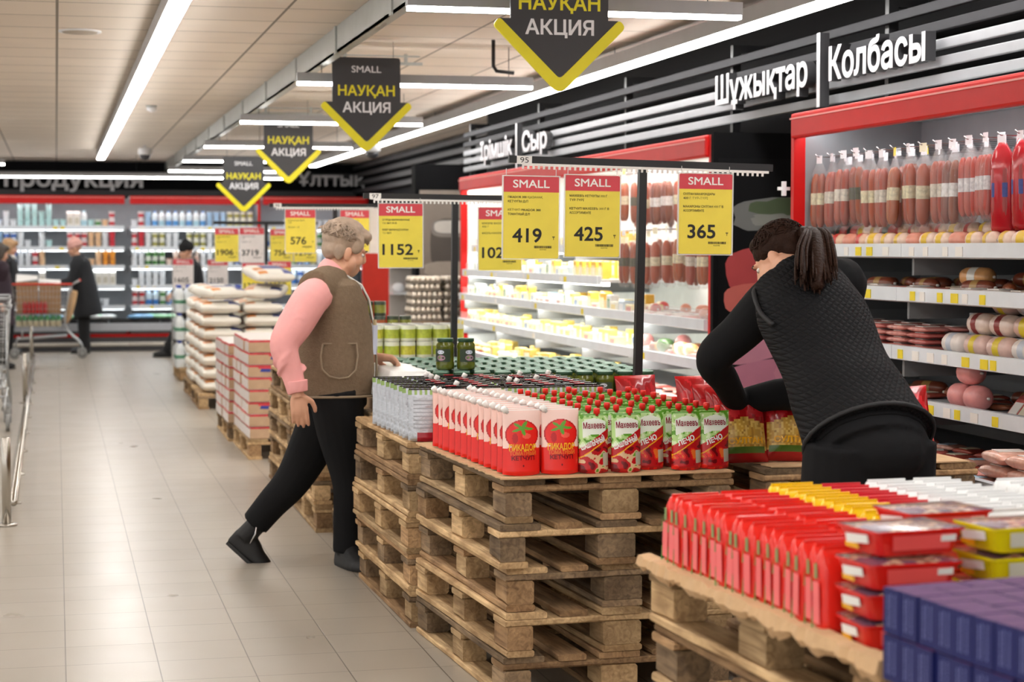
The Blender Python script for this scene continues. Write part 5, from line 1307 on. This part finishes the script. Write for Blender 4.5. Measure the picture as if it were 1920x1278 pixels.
for i in range(9):
    for z, tier in ((1.95, 'upper'), (1.58, 'lower')):
        for q in range(2): put(R.choice(HP[:6] + [HP[8]]), CH_CH, 4.62 + i * .225, .12 + q * .1, z + R.uniform(-.02, .02), R.uniform(-.4, .4), label=f'hanging sausage pack in the cheese chiller, {tier} tier, {nth(i)} hook, {("front", "rear")[q]}', group='hanging sausage packs of the cheese chiller')
for tier, z in (('upper', 1.955), ('lower', 1.585)): tag(MB().path([(0, 0, 0), (2.2, 0, 0)], .006, CHROME, 6).build('hanging_bar', loc=CH_CH.location + Vector((.17, -4.45, z))), f'chrome bar carrying the {tier} tier of sausage packs in the cheese chiller', 'bar').rotation_euler = (0, 0, -PI / 2)
heap(CH_CH, [FP[0], FP[2], CB[0], CB[2], FP[4]], 4.6, 6.55, .08, .45, 1.05, 24, 'meat pack on the third shelf under hanging sausages', 'meat packs in the cheese chiller', 2)
GR = chub('#4d6a3f', None, .16, .045)
heap(CH_CH, [CD[0], FP[3], BAL, CD[2], FP[0], GR], 5.0, 6.55, .04, .4, .83, 20, 'sausage on the fourth shelf of the cheese chiller', 'sausages in the cheese chiller', 2)
for j in range(3): heap(CH_CH, [FP[0], FP[1], FP[6], CHP[1]], 4.7 if j == 0 else 2.5, 6.5, -.2 + j * .16, -.18 + j * .16, .6, 14 if j == 0 else 20, f'flat pack on the cheese chiller deck, row {("one", "two", "three")[j]}', 'flat packs on the cheese chiller deck')
for j in range(3): heap(CH_CH, [CHP[7], CHP[0], CHP[1]], .4, 4.4, -.16 + j * .16, -.14 + j * .16, .6, 16, f'pale cheese block on the deck, row {("one", "two", "three")[j]}', 'cheese blocks on the deck')
for o in HP + CB + CW_ + CD + FP + STR + CHP + [BAL, FR, GR]: drop(o)
tag(MB().box(-.22, .22, -.15, .15, 0, .11, K('#dcd8cc', rough=.7)).box(-.2, .2, -.151, -.15, .03, .08, K('#c8d0a8')).build('produce_box', loc=(2.72, 7.5, TOP + .006)), 'white cardboard box on the pallets behind the bending woman', 'box')
# ---------------------------------------------------------------- dairy goods in the back chillers
def cup(c, lid, r=.044, h=.115, band=None):
    t = thing('yogurt_cup', 'x', 'yogurt'); mb = MB(); b = K(band, rough=.3) if band else None
    mb.lathe([(r * .8, 0), (r * .84, h * .3), (r * .92, h * .7), (r * .97, h * .93), (r * 1.03, h * .94), (r * 1.03, h * .98)], K(c, rough=.3), 12, mfn=(lambda i: b if i == 1 else None) if b else None); mb.build('cup_body', t)
    MB().lathe([(r * 1.04, h * .96), (r * 1.04, h)], K(lid, rough=.3), 12).build('lid', t); return t
def bottle(c, capc, r=.042, h=.24):
    t = thing('milk_bottle', 'x', 'bottle'); MB().lathe([(r * .95, 0), (r, .01), (r, h * .45), (r * .92, h * .5), (r, h * .55), (r, h * .75), (r * .5, h * .9), (r * .45, h * .93)], K(c, rough=.3), 12).build('bottle_body', t)
    MB().lathe([(r * .52, h * .92), (r * .52, h)], K(capc, rough=.35), 10).build('cap', t)
    mb = MB(); mb.lathe([(r * 1.02, h * .12), (r * 1.02, h * .42)], K(capc, rough=.35), 12, cap=False); mb.build('label', t); return t
def carton(c, band):
    t = thing('milk_carton', 'x', 'carton'); MB().box(-.045, .045, -.04, .04, 0, .2, K(c, rough=.35)).build('carton_body', t, bevel=.004); MB().box(-.03, .03, -.0415, -.04, .05, .14, K(band)).build('label', t); MB().prism([(-.04, 0), (.04, 0), (0, .03)], .09, K(c, rough=.35), frame((-.045, 0, .2), (0, 1, 0), (0, 0, 1))).build('gable_top', t); return t
CU = {'white': cup('#e9edf2', '#f4f6f8'), 'blue banded': cup('#dfe8f3', '#e8eef6', band='#3f6fc4'), 'cyan LED tinted': cup('#bfe6e6', '#d6f2f2'), 'dark blue lidded': cup('#dde6f4', '#2c43a8'), 'red banded': cup('#ecdfe0', '#f0e6e6', band='#c8323c'), 'red': cup('#d33a46', '#e2606a'), 'peach': cup('#ecc49a', '#f0dcc4'), 'orange': cup('#ee9f3e', '#f0b460'), 'green banded': cup('#e4ece0', '#f2f5ee', band='#4c8a44'), 'terracotta lidded': cup('#ecd8cc', '#c9683e'), 'olive banded': cup('#efefe2', '#f3f3ea', band='#a9a552'), 'pale blue': cup('#a9cbe8', '#c6def0')}
BT = [bottle('#dcebf5', '#5b9ad6'), bottle('#e9f1f4', '#a9d2e0'), bottle('#d2e6f4', '#3f7cc8')]
CT_ = carton('#e8e6df', '#c9c4b4')
def row(CH, z, si, x0, spec, y=.14, pitch=.098, rows=(2,)):
    unit = {CH_B[0]: 'left', CH_B[1]: 'middle', CH_B[2]: 'right'}[CH]; x = x0; n = 0
    for it in spec:
        if it is None: x += pitch; continue
        nm, hgt = it if isinstance(it, tuple) else (it, 2)
        if nm in ('bottle', 'bottle2', 'bottle3', 'carton'):
            o = CT_ if nm == 'carton' else BT[('bottle', 'bottle2', 'bottle3').index(nm)]
            put(o, CH, x, y, z, R.uniform(-.1, .1), label=f'{"white milk carton" if nm == "carton" else "milk bottle"} on the {si} shelf of the {unit} back chiller, {nth(n)} along', group=f'{"cartons" if nm == "carton" else "bottles"} in the back chillers')
        else:
            for k in range(hgt): put(CU[nm], CH, x, y, z + k * .1155, R.uniform(-1, 1), label=f'{nm} cup, level {("one", "two", "three")[k]}, {nth(n)} along, {si} shelf, {unit} back chiller', group='cups in the back chillers')
        x += pitch; n += 1
W_, B_, C_ = 'white', 'blue banded', 'cyan LED tinted'  # cyan cups: glow of the chiller LED put into their colour
xs = 1.62                                                             # left chiller starts left of the frame
row(CH_B[0], 1.766, 'top', xs - .1, ['dark blue lidded', ('dark blue lidded', 1), W_, (W_, 1), (C_, 3), (C_, 3), (C_, 3), (C_, 2), (C_, 3), (C_, 1), (C_, 1), 'carton', 'carton', ('bottle2'), (C_, 1), ('green banded', 1), ('peach', 1), 'red banded'])
row(CH_B[0], 1.471, 'second', xs - .1, ['pale blue', 'pale blue', B_, B_, W_, (W_, 1), None, W_, (C_, 1), None, None, 'red banded', 'red banded', 'red banded', 'peach', 'peach', W_, 'red'], .12)
row(CH_B[0], 1.206, 'third', xs - .0, ['pale blue', B_, B_, W_, W_, 'red banded', 'peach', None, None, None, None, None, ('peach', 1), ('peach', 1), 'peach', 'orange', 'orange'], .11)
row(CH_B[0], .921, 'fourth', xs - .1, [None] * 7 + ['carton', None, None, None, None, 'carton', 'carton', 'carton', 'carton', 'carton', 'carton'], .1)
row(CH_B[0], .631, 'fifth', xs - .1, [None] * 8 + [(W_, 1)] * 2 + [None] * 3 + [(W_, 1)] * 4, .08)
row(CH_B[1], 1.766, 'top', .1, [(W_, 1), 'red banded', 'pale blue', 'bottle', 'bottle2', 'bottle', 'bottle', 'bottle2', 'bottle', 'bottle2', 'bottle', 'pale blue', 'pale blue', 'pale blue', 'olive banded', 'olive banded', 'olive banded', 'olive banded'])
row(CH_B[1], 1.471, 'second', .1, ['red banded', 'red', W_, 'olive banded', 'olive banded', W_, W_, (W_, 1), 'olive banded', 'olive banded', 'olive banded', W_, 'olive banded', W_, W_, W_, 'red banded', W_], .12)
row(CH_B[1], 1.206, 'third', .1, [W_, W_, 'green banded', 'green banded', 'green banded', ('terracotta lidded', 1), 'terracotta lidded', 'terracotta lidded', 'terracotta lidded', 'terracotta lidded', W_, W_, 'green banded', W_, W_, B_, B_], .11)
row(CH_B[1], .921, 'fourth', .1, [(W_, 1), W_, W_, W_, W_, None, (W_, 1), W_, B_, B_, W_], .1)
row(CH_B[1], .631, 'fifth', .1, ['red banded', 'red banded', 'bottle3', 'bottle3', 'green banded', 'bottle', 'bottle'], .08)
for si, z in (('top', 1.766), ('second', 1.471), ('third', 1.206), ('fourth', .921)):
    row(CH_B[2], z, si, .1, R.sample(['bottle3', 'bottle3', 'bottle', B_, W_, 'pale blue', 'green banded', 'bottle3', W_, W_, 'bottle', 'pale blue', 'olive banded'], 13) if si != 'top' else [None] * 3 + [(W_, 1)] * 8, .12)
for o in list(CU.values()) + BT + [CT_]: drop(o)
# soft packs in the troughs
def softp(c): 
    t = thing('milk_sachet', 'x', 'pouch'); mb = MB(); mb.ell((0, 0, .035), .11, .07, .035, K(c, rough=.25, var=.5, scale=16), 14, 8); mb.build('sachet_body', t); MB().box(-.118, -.1, -.05, .05, .03, .04, K(c, rough=.25)).build('seal', t); return t
CRT = tag(MB().box(-.2, .2, -.14, .14, 0, .1, BLACKM).build('produce_crate'), 'x', 'crate')
SP = [softp(c) for c in ('#d8a9a4', '#7fb0de', '#8fc49a', '#e2e8e4')]
for u in (0, 1):
    for k in range(4): put(CRT, CH_B[u], (2.05 if u == 0 else .24) + k * .43, .1, .351, 0, label=f'black crate in the bottom trough, {nth(k)} along, {("left", "middle")[u]} back chiller', group='black trough crates')
    for k in range(9 if u else 8):
        put(SP[(k // 2 + u) % 4], CH_B[u], (1.9 if u == 0 else .1) + k * .17, .03, .452, R.uniform(-.6, .6), label=f'soft milk sachet in the bottom trough, {nth(k)} along, {("left", "middle")[u]} back chiller', group='milk sachets in the trough'); put(SP[(k + u) % 4], CH_B[u], (1.95 if u == 0 else .15) + k * .17, .17, .452, R.uniform(-.6, .6), label=f'soft milk sachet at the trough back, {nth(k)} along, {("left", "middle")[u]} back chiller', group='milk sachets in the trough')
for o in SP + [CRT]: drop(o)
# ---------------------------------------------------------------- displays farther down the aisle
def can(lidc, body, band, r=.041, h=.084):
    t = thing('food_can', 'x', 'can'); b = K(band, rough=.3, var=.5, scale=40)
    MB().lathe([(r * .97, 0), (r, .004), (r, h * .2), (r, h * .75), (r, h - .004), (r * .96, h)], K(body, rough=.3), 14, mfn=lambda i: b if i == 2 else None).build('can_body', t)
    MB().lathe([(r * .93, h - .0005), (r * .99, h + .0015), (r * .9, h + .0015), (r * .88, h), (0, h)], K(lidc, rough=.3, metal=.5), 14, cap=False).build('lid', t); return t
C1 = can('#d6d6d2', '#e6ead2', '#b9c64a'); C2 = can('#d6d6d2', '#eef0e0', '#d8d24e'); C3 = can('#b9b9b2', '#3d4a3c', '#8a8f3e', .036, .085); C4 = can('#a9a9a2', '#4a5a52', '#b0603a', .036, .085)
R = random.Random(91)
for k in range(4):
    for r in range(4):
        for c in range(9):
            if k < 3 and r > 0 and c > 0: continue
            dup(R.choice([C1, C1, C2]), (1.36 + c * .0865, 9.93 + r * .0865, TOP + .001 + k * .0862), R.uniform(-3, 3), f'pale green bean can, {nth(c)} across, {nth(r)} row back, tier {("one", "two", "three", "four")[k]}', 'pale green bean cans')
stack(1.72, 11.72, .0, 5, 'under the dark olive cans')
for k in range(5):
    for c in range(9 if k < 4 else 7):
        dup(R.choice([C3, C3, C4]), (1.4 + c * .076, 11.2, TOP + .001 + k * .0872), R.uniform(-3, 3), f'dark olive can, {nth(c)} across, tier {("one", "two", "three", "four", "five")[k]}', 'dark olive cans')
for o in (C1, C2, C3, C4): drop(o)
# cartons on floor pallets
def carton_tray(seed, white=False):
    t = thing('carton_tray', 'x', 'carton'); w, l, h = .395, .292, .085; R = random.Random(seed)
    m = mat('carton board', '#c2a283', .8, var=.12, scale=20); s = mat('film wrapped carton side', '#d9cfca', .3, var=.25, scale=40)
    MB().box(-w / 2, w / 2, -l / 2, l / 2, 0, h * .78, [m, m, m, m, m, s]).build('tray_body', t)
    mb = MB(); mb.box(-w / 2 + .006, w / 2 - .006, -l / 2 + .006, l / 2 - .006, h * .78, h - .004, K('#cf4a52', rough=.35, var=.6, scale=30)); mb.box(-w / 2 + .01, w / 2 - .01, -l / 2 + .01, l / 2 - .01, h - .004, h, K('#e6dfdc', rough=.3)); mb.build('jar_lids', t)
    f = front((0, -l / 2 - .0005, 0)); mb = MB(); x = R.uniform(-.04, .06)
    mb.prism([(x - .09, h * .4), (x + .07, h * .36), (x + .09, h * .62), (x - .08, h * .66)], .0008, K('#3f4a9a', rough=.4), f); mb.prism([(x - .1, h * .66), (x + .1, h * .64), (x + .1, h * .8), (x - .1, h * .8)], .0008, K('#d8474f', rough=.4), f)
    mb.build('print', t)
    if white: MB().box(w * .18, w * .36, -l / 2 - .002, -l / 2 - .0008, h * .2, h * .6, PAPERW).build('sticker', t)
    return t
CT = [carton_tray(i, i == 2) for i in range(3)]
def cartons(x, y, n, name, protos):
    for k in range(n):
        for i in range(2):
            for j in range(4):
                if k < n - 1 and i == 1 and j > 0: continue
                dup(protos[(k * 2 + i + j) % len(protos)], (x - .2 + i * .4 + R.uniform(-.006, .006), y - .447 + j * .298 + R.uniform(-.004, .004), PH + .001 + k * .0862), R.uniform(-.02, .02), f'cardboard tray of jars, {name}, layer {nth(k)[:].replace("first", "one").replace("second", "two")} up, {("aisle", "inner")[i]} side, {nth(j)} back', 'cardboard trays of jars')
stack(1.69, 13.97, .0, 1, 'under the near carton stack'); cartons(1.69, 13.97, 8, 'near pile', CT)
stack(1.66, 15.25, .0, 1, 'under the second carton stack'); cartons(1.66, 15.25, 7, 'second pile', CT[:2])
for o in CT: drop(o)
def sack(a, b):
    t = thing('flour_sack', 'x', 'sack'); mb = MB(); w, l, h = .37, .56, .118
    body = K('#ece6da', rough=.45, var=.08); cb, co = K(a, rough=.4), K(b, rough=.4); n = 18
    rings = []
    for i in range(15):
        q = -1 + 2 * i / 14; e = max(.06, (1 - abs(q) ** 4)) ** .5
        rings.append([(w / 2 * math.copysign(abs(math.cos(t_)) ** .5, math.cos(t_)) * (.93 + .07 * e), l / 2 * q, h / 2 + h / 2 * e * math.copysign(abs(math.sin(t_)) ** .6, math.sin(t_))) for t_ in [2 * PI * j / n for j in range(n)]])
    mb.loft(rings, body, mfn=lambda i, j: (cb if j in (1, 2, 3) and i in (1, 2, 3) else co if j in (5, 6) and i in (1, 2) else cb if 2 <= j <= 4 and 5 <= i <= 9 else co if j in (5, 6) and 4 <= i <= 6 else None))
    mb.build('sack_body', t)
    mb = MB()
    for s in (-1, 1): mb.box(-w * .4, w * .4, s * l / 2 - .008, s * l / 2 + .008, h / 2 - .004, h / 2 + .004, body)
    mb.build('sewn_end', t); return t
SK = [sack('#2b3a8c', '#dd8d3e'), sack('#35406e', '#e0a070')]
for pi, (py_, nm) in enumerate(((18.25, 'near pallet'), (19.5, 'far pallet'))):
    stack(1.66, py_, 0, 1, f'under the flour sacks, {nm}')
    for k in range(7):
        for i in range(2):
            for j in range(2):
                if k < 6 and i == 1 and j == 1: continue
                dup(SK[(k + i) % 2], (1.47 + i * .385 + R.uniform(-.01, .01), py_ - .29 + j * .58, PH + .001 + k * .1195), R.uniform(-.03, .03), f'white flour sack, {nm}, layer {("one", "two", "three", "four", "five", "six", "seven")[k]} up, {("aisle", "inner")[i]} side, {("front", "rear")[j]}', 'white flour sacks')
for i, (x, y, z, rz, rx, lab) in enumerate(((1.47, 17.96, 1.0, .3, .04, 'loose flour sack lying across the top of the near pallet, aisle side'), (1.9, 17.98, 1.012, -.25, .08, 'loose flour sack on top of the near pallet, inner side'), (1.92, 17.95, 1.175, .2, .14, 'topmost loose flour sack tilted on two others, behind the pink shoulder'), (1.5, 19.2, 1.0, .2, .03, 'loose flour sack on top of the far pallet'))): dup(SK[i % 2], (x, y, z), rot=(rx, 0, rz + (PI / 2 if i < 0 else 0)), label=lab)
for o in SK: drop(o)
# wrapped sacks edge film
def canister(): 
    t = thing('water_bottle', 'x', 'bottle'); MB().lathe([(.05, 0), (.054, .01), (.054, .2), (.05, .22), (.03, .262), (.017, .275), (.017, .28)], K('#eef2f4', rough=.25), 14).build('bottle_body', t)
    MB().lathe([(.0545, .1), (.0545, .14)], K('#5f9a7a', rough=.35), 14, cap=False).build('label_band', t); MB().lathe([(.022, .272), (.022, .3), (.018, .303)], K('#3452b8', rough=.35), 12).build('cap', t); return t
WBt = canister(); x0 = py(306, 545, 21.6).x
stack(1.72, 22.1, 0, 1, 'under the bottled water')
for k in range(3):
    for j in range(4):
        for i in range(9):
            if k < 2 and j > 0 and i > 0: continue
            dup(WBt, (1.33 + i * .11, 21.58 + j * .11, PH + .001 + k * .305 + (.0 if k < 3 else 0)), R.uniform(-3, 3), f'white water bottle with blue cap, {nth(i)} across, {nth(j)} row back, tier {("one", "two", "three")[k]}', 'white water bottles')
drop(WBt)
mb = MB()
for k in range(30):
    z0 = PH + .02 + .85 * k / 29
    mb.v += [Vector((1.255 + .012 * noise.noise(Vector((k * .9, j * 1.7, 2))), 21.5 + .45 * j / 7, z0)) for j in range(8)]
mb.f = []; mb.m = []; mb.sm = []
for k in range(29):
    for j in range(7): mb.f.append([k * 8 + j, k * 8 + j + 1, k * 8 + j + 9, k * 8 + j + 8]); mb.m.append(0); mb.sm.append(True)
mb.ms = [mat('crumpled stretch film', '#dfe2e2', .2, alpha=.5, var=.3, scale=30)]
tag(mb.build('stretch_film'), 'crumpled clear film over the aisle side of the bottled water', 'film')
# egg trays beside the cheese chiller
def eggs():
    t = thing('egg_tray', 'x', 'eggs'); MB().box(-.145, .145, -.145, .145, 0, .028, K('#6d6459', rough=.9)).build('tray', t)
    for i in range(6): mb = MB(); mb.ell((-.12 + i * .048, -.122, .042), .021, .021, .026, K('#eadccb' if i % 2 else '#f0e6d8', rough=.45), 10, 7); mb.build('egg', t)
    mb = MB(); 
    for i in range(6):
        for j in range(1, 6): mb.ell((-.12 + i * .048, -.122 + j * .048, .042), .021, .021, .026, K('#ece0d0', rough=.45), 8, 5)
    o = mb.build('rear_eggs', t); o['kind'] = 'stuff'; return t
EG = eggs(); 
t = thing('egg_table', 'dark low table under the egg trays by the cheese chiller', 'table', (3.43, 17.35, 0)); MB().box(-.33, .33, -.18, .4, .77, .8, K('#8a6a48')).build('table_top', t)
for sx in (-.3, .3):
    for sy in (-.15, .37): MB().box(sx - .02, sx + .02, sy - .02, sy + .02, 0, .77, BLACKM).build('leg', t)
for k in range(6):
    for i in range(2): dup(EG, (3.275 + i * .31 + R.uniform(-.008, .008), 17.33, .801 + k * .0695), R.uniform(-.05, .05), f'egg tray, {("lowest", "second up", "third up", "fourth up", "fifth up", "topmost")[k]} in the {("left", "right")[i]} pile beside the cheese chiller', 'egg trays')
drop(EG)
# white packs on a bracket shelf by the red end panel
t = thing('wall_shelf', 'small white shelf sticking out right of the red end panel', 'shelf', (3.68, 21.46, .95)); MB().box(0, .34, -.18, .1, .0, .02, WHITE).box(.0, .34, .1, .12, -.95, .5, K('#cfcac6')).build('board', t); MB().box(0, .34, -.18, .1, .3, .32, WHITE).build('upper_board', t)
mb = MB(); mb.ell((0, 0, .055), .07, .05, .055, K('#e4e3e6', rough=.3, var=.3, scale=20), 12, 8); 
PK = tag(mb.build('tissue_pack'), 'x', 'pack')
for k, (x, z) in enumerate(((.08, .971), (.23, .971), (.08, 1.271), (.22, 1.271), (.15, 1.375))): dup(PK, (3.68 + x, 21.41, z), R.uniform(-.4, .4), f'white soft pack on the small wall shelf, {("lower left", "lower right", "upper left", "upper right", "topmost")[k]} one', 'white packs on the wall shelf')
drop(PK)
# ---------------------------------------------------------------- left side: guard rail, trolleys
STEEL = mat('brushed stainless steel', '#bdb8b0', .22, 1, var=.1)
t = thing('guard_rail', 'low stainless steel guard rail with round posts along the left aisle edge', 'guard rail', (-.27, 10.47, 0))
for dx, y, hh in ((0, 0, .47), (-.03, 8.3, .47), (-.05, 15, .47)):
    p = MB().lathe([(.024, .0), (.024, hh - .005), (.02, hh)], STEEL, 14, (dx, y, 0)).build('post', t); MB().lathe([(.055, 0), (.055, .012), (.03, .014)], STEEL, 14, (dx, y, 0)).build('flange', p)
MB().path([(.03, .3, .085), (.0, 8.3, .085), (-.02, 15, .085)], .021, STEEL, 10).build('floor_tube', t)
for k in range(8): MB().path([(.02 - .003 * k, .9 + k * 1.45, .085), (.03 - .003 * k, .9 + k * 1.45, .02)], .01, STEEL, 8).lathe([(.03, 0), (.03, .01)], STEEL, 12, (.03 - .003 * k, .9 + k * 1.45, 0)).build('tube_foot', t)
WIRE = mat('trolley wire', '#b7b9ba', .3, .8)
def trolley(lab, loc, rz, handle='#e2402c'):
    t = thing('shopping_trolley', lab, 'trolley', loc, rz); L, W, z0, z1 = .78, .5, .42, .98
    def c(u, v, q): return (-L / 2 + .06 + (L - .06) * u if False else -L / 2 + L * u - .1 * (1 - q) * (u - .5), -W / 2 + W * v * 1.0 + .06 * (1 - q) * (.5 - v), z0 + (z1 - z0) * q)
    mb = MB()
    for q in [i / 7 for i in range(8)]:
        r = .005 if q in (0, 1) else .0028
        mb.path([c(0, 0, q), c(1, 0, q), c(1, 1, q), c(0, 1, q), c(0, 0, q)], r, WIRE, 5)
    for i in range(17):
        for v in (0, 1): mb.path([c(i / 16, v, 0), c(i / 16, v, 1)], .0026, WIRE, 5)
        mb.path([c(i / 16, 0, 0), c(i / 16, 1, 0)], .0026, WIRE, 5)
    for i in range(11):
        for u in (0, 1): mb.path([c(u, i / 10, 0), c(u, i / 10, 1)], .0026, WIRE, 5)
    mb.build('basket', t)
    MB().path([c(0, 0, 1.02), c(1, 0, 1.02)], .014, K(handle, rough=.4), 8).build('rim_strip', t)
    MB().path([(L / 2 + .1, -W / 2, 1.04), (L / 2 + .1, W / 2, 1.04)], .015, K(handle, rough=.4), 8).path([(L / 2 + .1, -W / 2, 1.04), (L / 2 - .02, -W / 2 + .02, .97)], .01, WIRE, 6).path([(L / 2 + .1, W / 2, 1.04), (L / 2 - .02, W / 2 - .02, .97)], .01, WIRE, 6).build('handle', t)
    mb = MB()
    for s in (-1, 1): mb.path(curve3([(L / 2 - .02, s * .22, .95), (L / 2 - .1, s * .22, .45), (L / 2 + .1, s * .24, .2), (L / 2 + .12, s * .24, .13)], 4), .012, WIRE, 8).path([(L / 2 - .08, s * .22, .3), (-L / 2 + .06, s * .2, .26), (-L / 2 + .02, s * .2, .14)], .011, WIRE, 8)
    mb.path([(L / 2 - .08, -.22, .3), (L / 2 - .08, .22, .3)], .01, WIRE, 6).path([(-L / 2 + .1, -.2, .27), (-L / 2 + .05, .2, .27)], .01, WIRE, 6).path([(-L / 2 + .12, -.18, .27), (-L / 2 + .12, -.18, .42)], .009, WIRE, 6).path([(-L / 2 + .12, .18, .27), (-L / 2 + .12, .18, .42)], .009, WIRE, 6)
    mb.build('chassis', t)
    for x in (L / 2 + .12, -L / 2 + .02):
        for s in (-1, 1):
            w = MB(); w.M = Matrix.Translation((x, s * .22, .065)) @ Matrix.Rotation(PI / 2, 4, 'X'); w.lathe([(.02, -.016), (.06, -.016), (.065, -.01), (.065, .01), (.06, .016), (.02, .016)], K('#8a8a88', rough=.6), 16).lathe([(.0, -.018), (.02, -.018), (.02, .018), (0, .018)], WIRE, 10); wo = w.build('wheel', t)
            MB().path([(x, s * .22 - .024, .065), (x, s * .22 - .024, .13), (x, s * .22 + .024, .13), (x, s * .22 + .024, .065)], .006, WIRE, 6).build('wheel_fork', wo)
    return t
p = pz(78, 672, 0); TX, TY = p.x + .02, p.y + .22
trolley('loaded shopping trolley with red rim pushed by the shopper in black', (TX, TY, 0), 0)
PB = K('#b08a63', rough=.85, var=.15, scale=14)
def goods(name, lab, cat, mb, x, y, z): return tag(mb.build(name, loc=(TX + x, TY + y, z)), lab, cat)
mb = MB().box(-.14, .14, -.16, .16, 0, .42, PB); mb.add([(-.14, -.16, .42), (.14, -.16, .45), (.14, .16, .5), (-.14, .16, .52)], [(0, 1, 2, 3)], PAPERW); goods('paper_bag', 'brown paper bag standing in the trolley, left of two', 'bag', mb, -.2, .02, .6)
mb = MB().box(-.14, .14, -.16, .16, 0, .38, PB); mb.add([(-.15, -.16, .42), (.14, -.16, .4), (.14, .16, .44), (-.15, .16, .46)], [(0, 1, 2, 3)], PAPERW); goods('paper_bag', 'brown paper bag standing in the trolley, right of two', 'bag', mb, .1, .02, .6)
mb = MB()
for i in range(6): mb.lathe([(.024, 0), (.027, .02), (.027, .12), (.012, .16)], K('#c8221d', rough=.3), 10, (-.13 + i * .053, 0, 0))
t = thing('bottle_pack', 'pack of red bottles low in the loaded trolley', 'bottles', (TX - .1, TY - .19, .6))
for i in range(6): MB().lathe([(.022, 0), (.026, .02), (.026, .12), (.012, .16)], K('#c8221d', rough=.3), 10, (-.13 + i * .0535, 0, 0)).build('bottle', t)
t = thing('can_pack', 'row of green topped cans on the trolley basket floor', 'cans', (TX - .02, TY - .19, .43))
for i in range(8): MB().lathe([(.035, 0), (.036, .08), (.036, .09), (.033, .15)], K('#d9cfb0', rough=.4), 12, (-.29 + i * .074, 0, 0), mfn=lambda i: K('#3f8a55', rough=.35) if i >= 1 else None).build('can', t)
mb = MB(); mb.M = Matrix.Rotation(.28, 4, 'Y'); mb.path(curve3([(0, 0, 0), (0, 0, .2), (0, 0, .45)], 5), 0, K('#d8b184', rough=.6, var=.3), 12, rs=[.03, .045, .05, .055, .058, .058, .058, .055, .05, .045, .035]); goods('bread_bag', 'long pale bread bag leaning at the right end of the trolley', 'bread', mb, .3, -.1, .47)
trolley('empty wire shopping trolley behind the guard rail at the left picture edge', (-.62, 16.3, 0), PI / 2 + .02, '#8f9092')
for o in PAL: drop(o)
trolley('second wire trolley parked behind the first at the left picture edge', (-.66, 17.5, 0), PI / 2, '#8f9092')
p = py(1162, 1036, 6.02)
tag(MB().box(0, .058, -.0012, 0, 0, .04, PAPERW).text('45', .02, INK, front((.028, -.0022, .01)), w=.028).build('paper_note', loc=tuple(rp(1.765, 6.63, D3, -.036, -.601)) + (.447,)), 'small white paper note with handwritten number stuck on a pallet block', 'note').rotation_euler = (0, 0, D3)
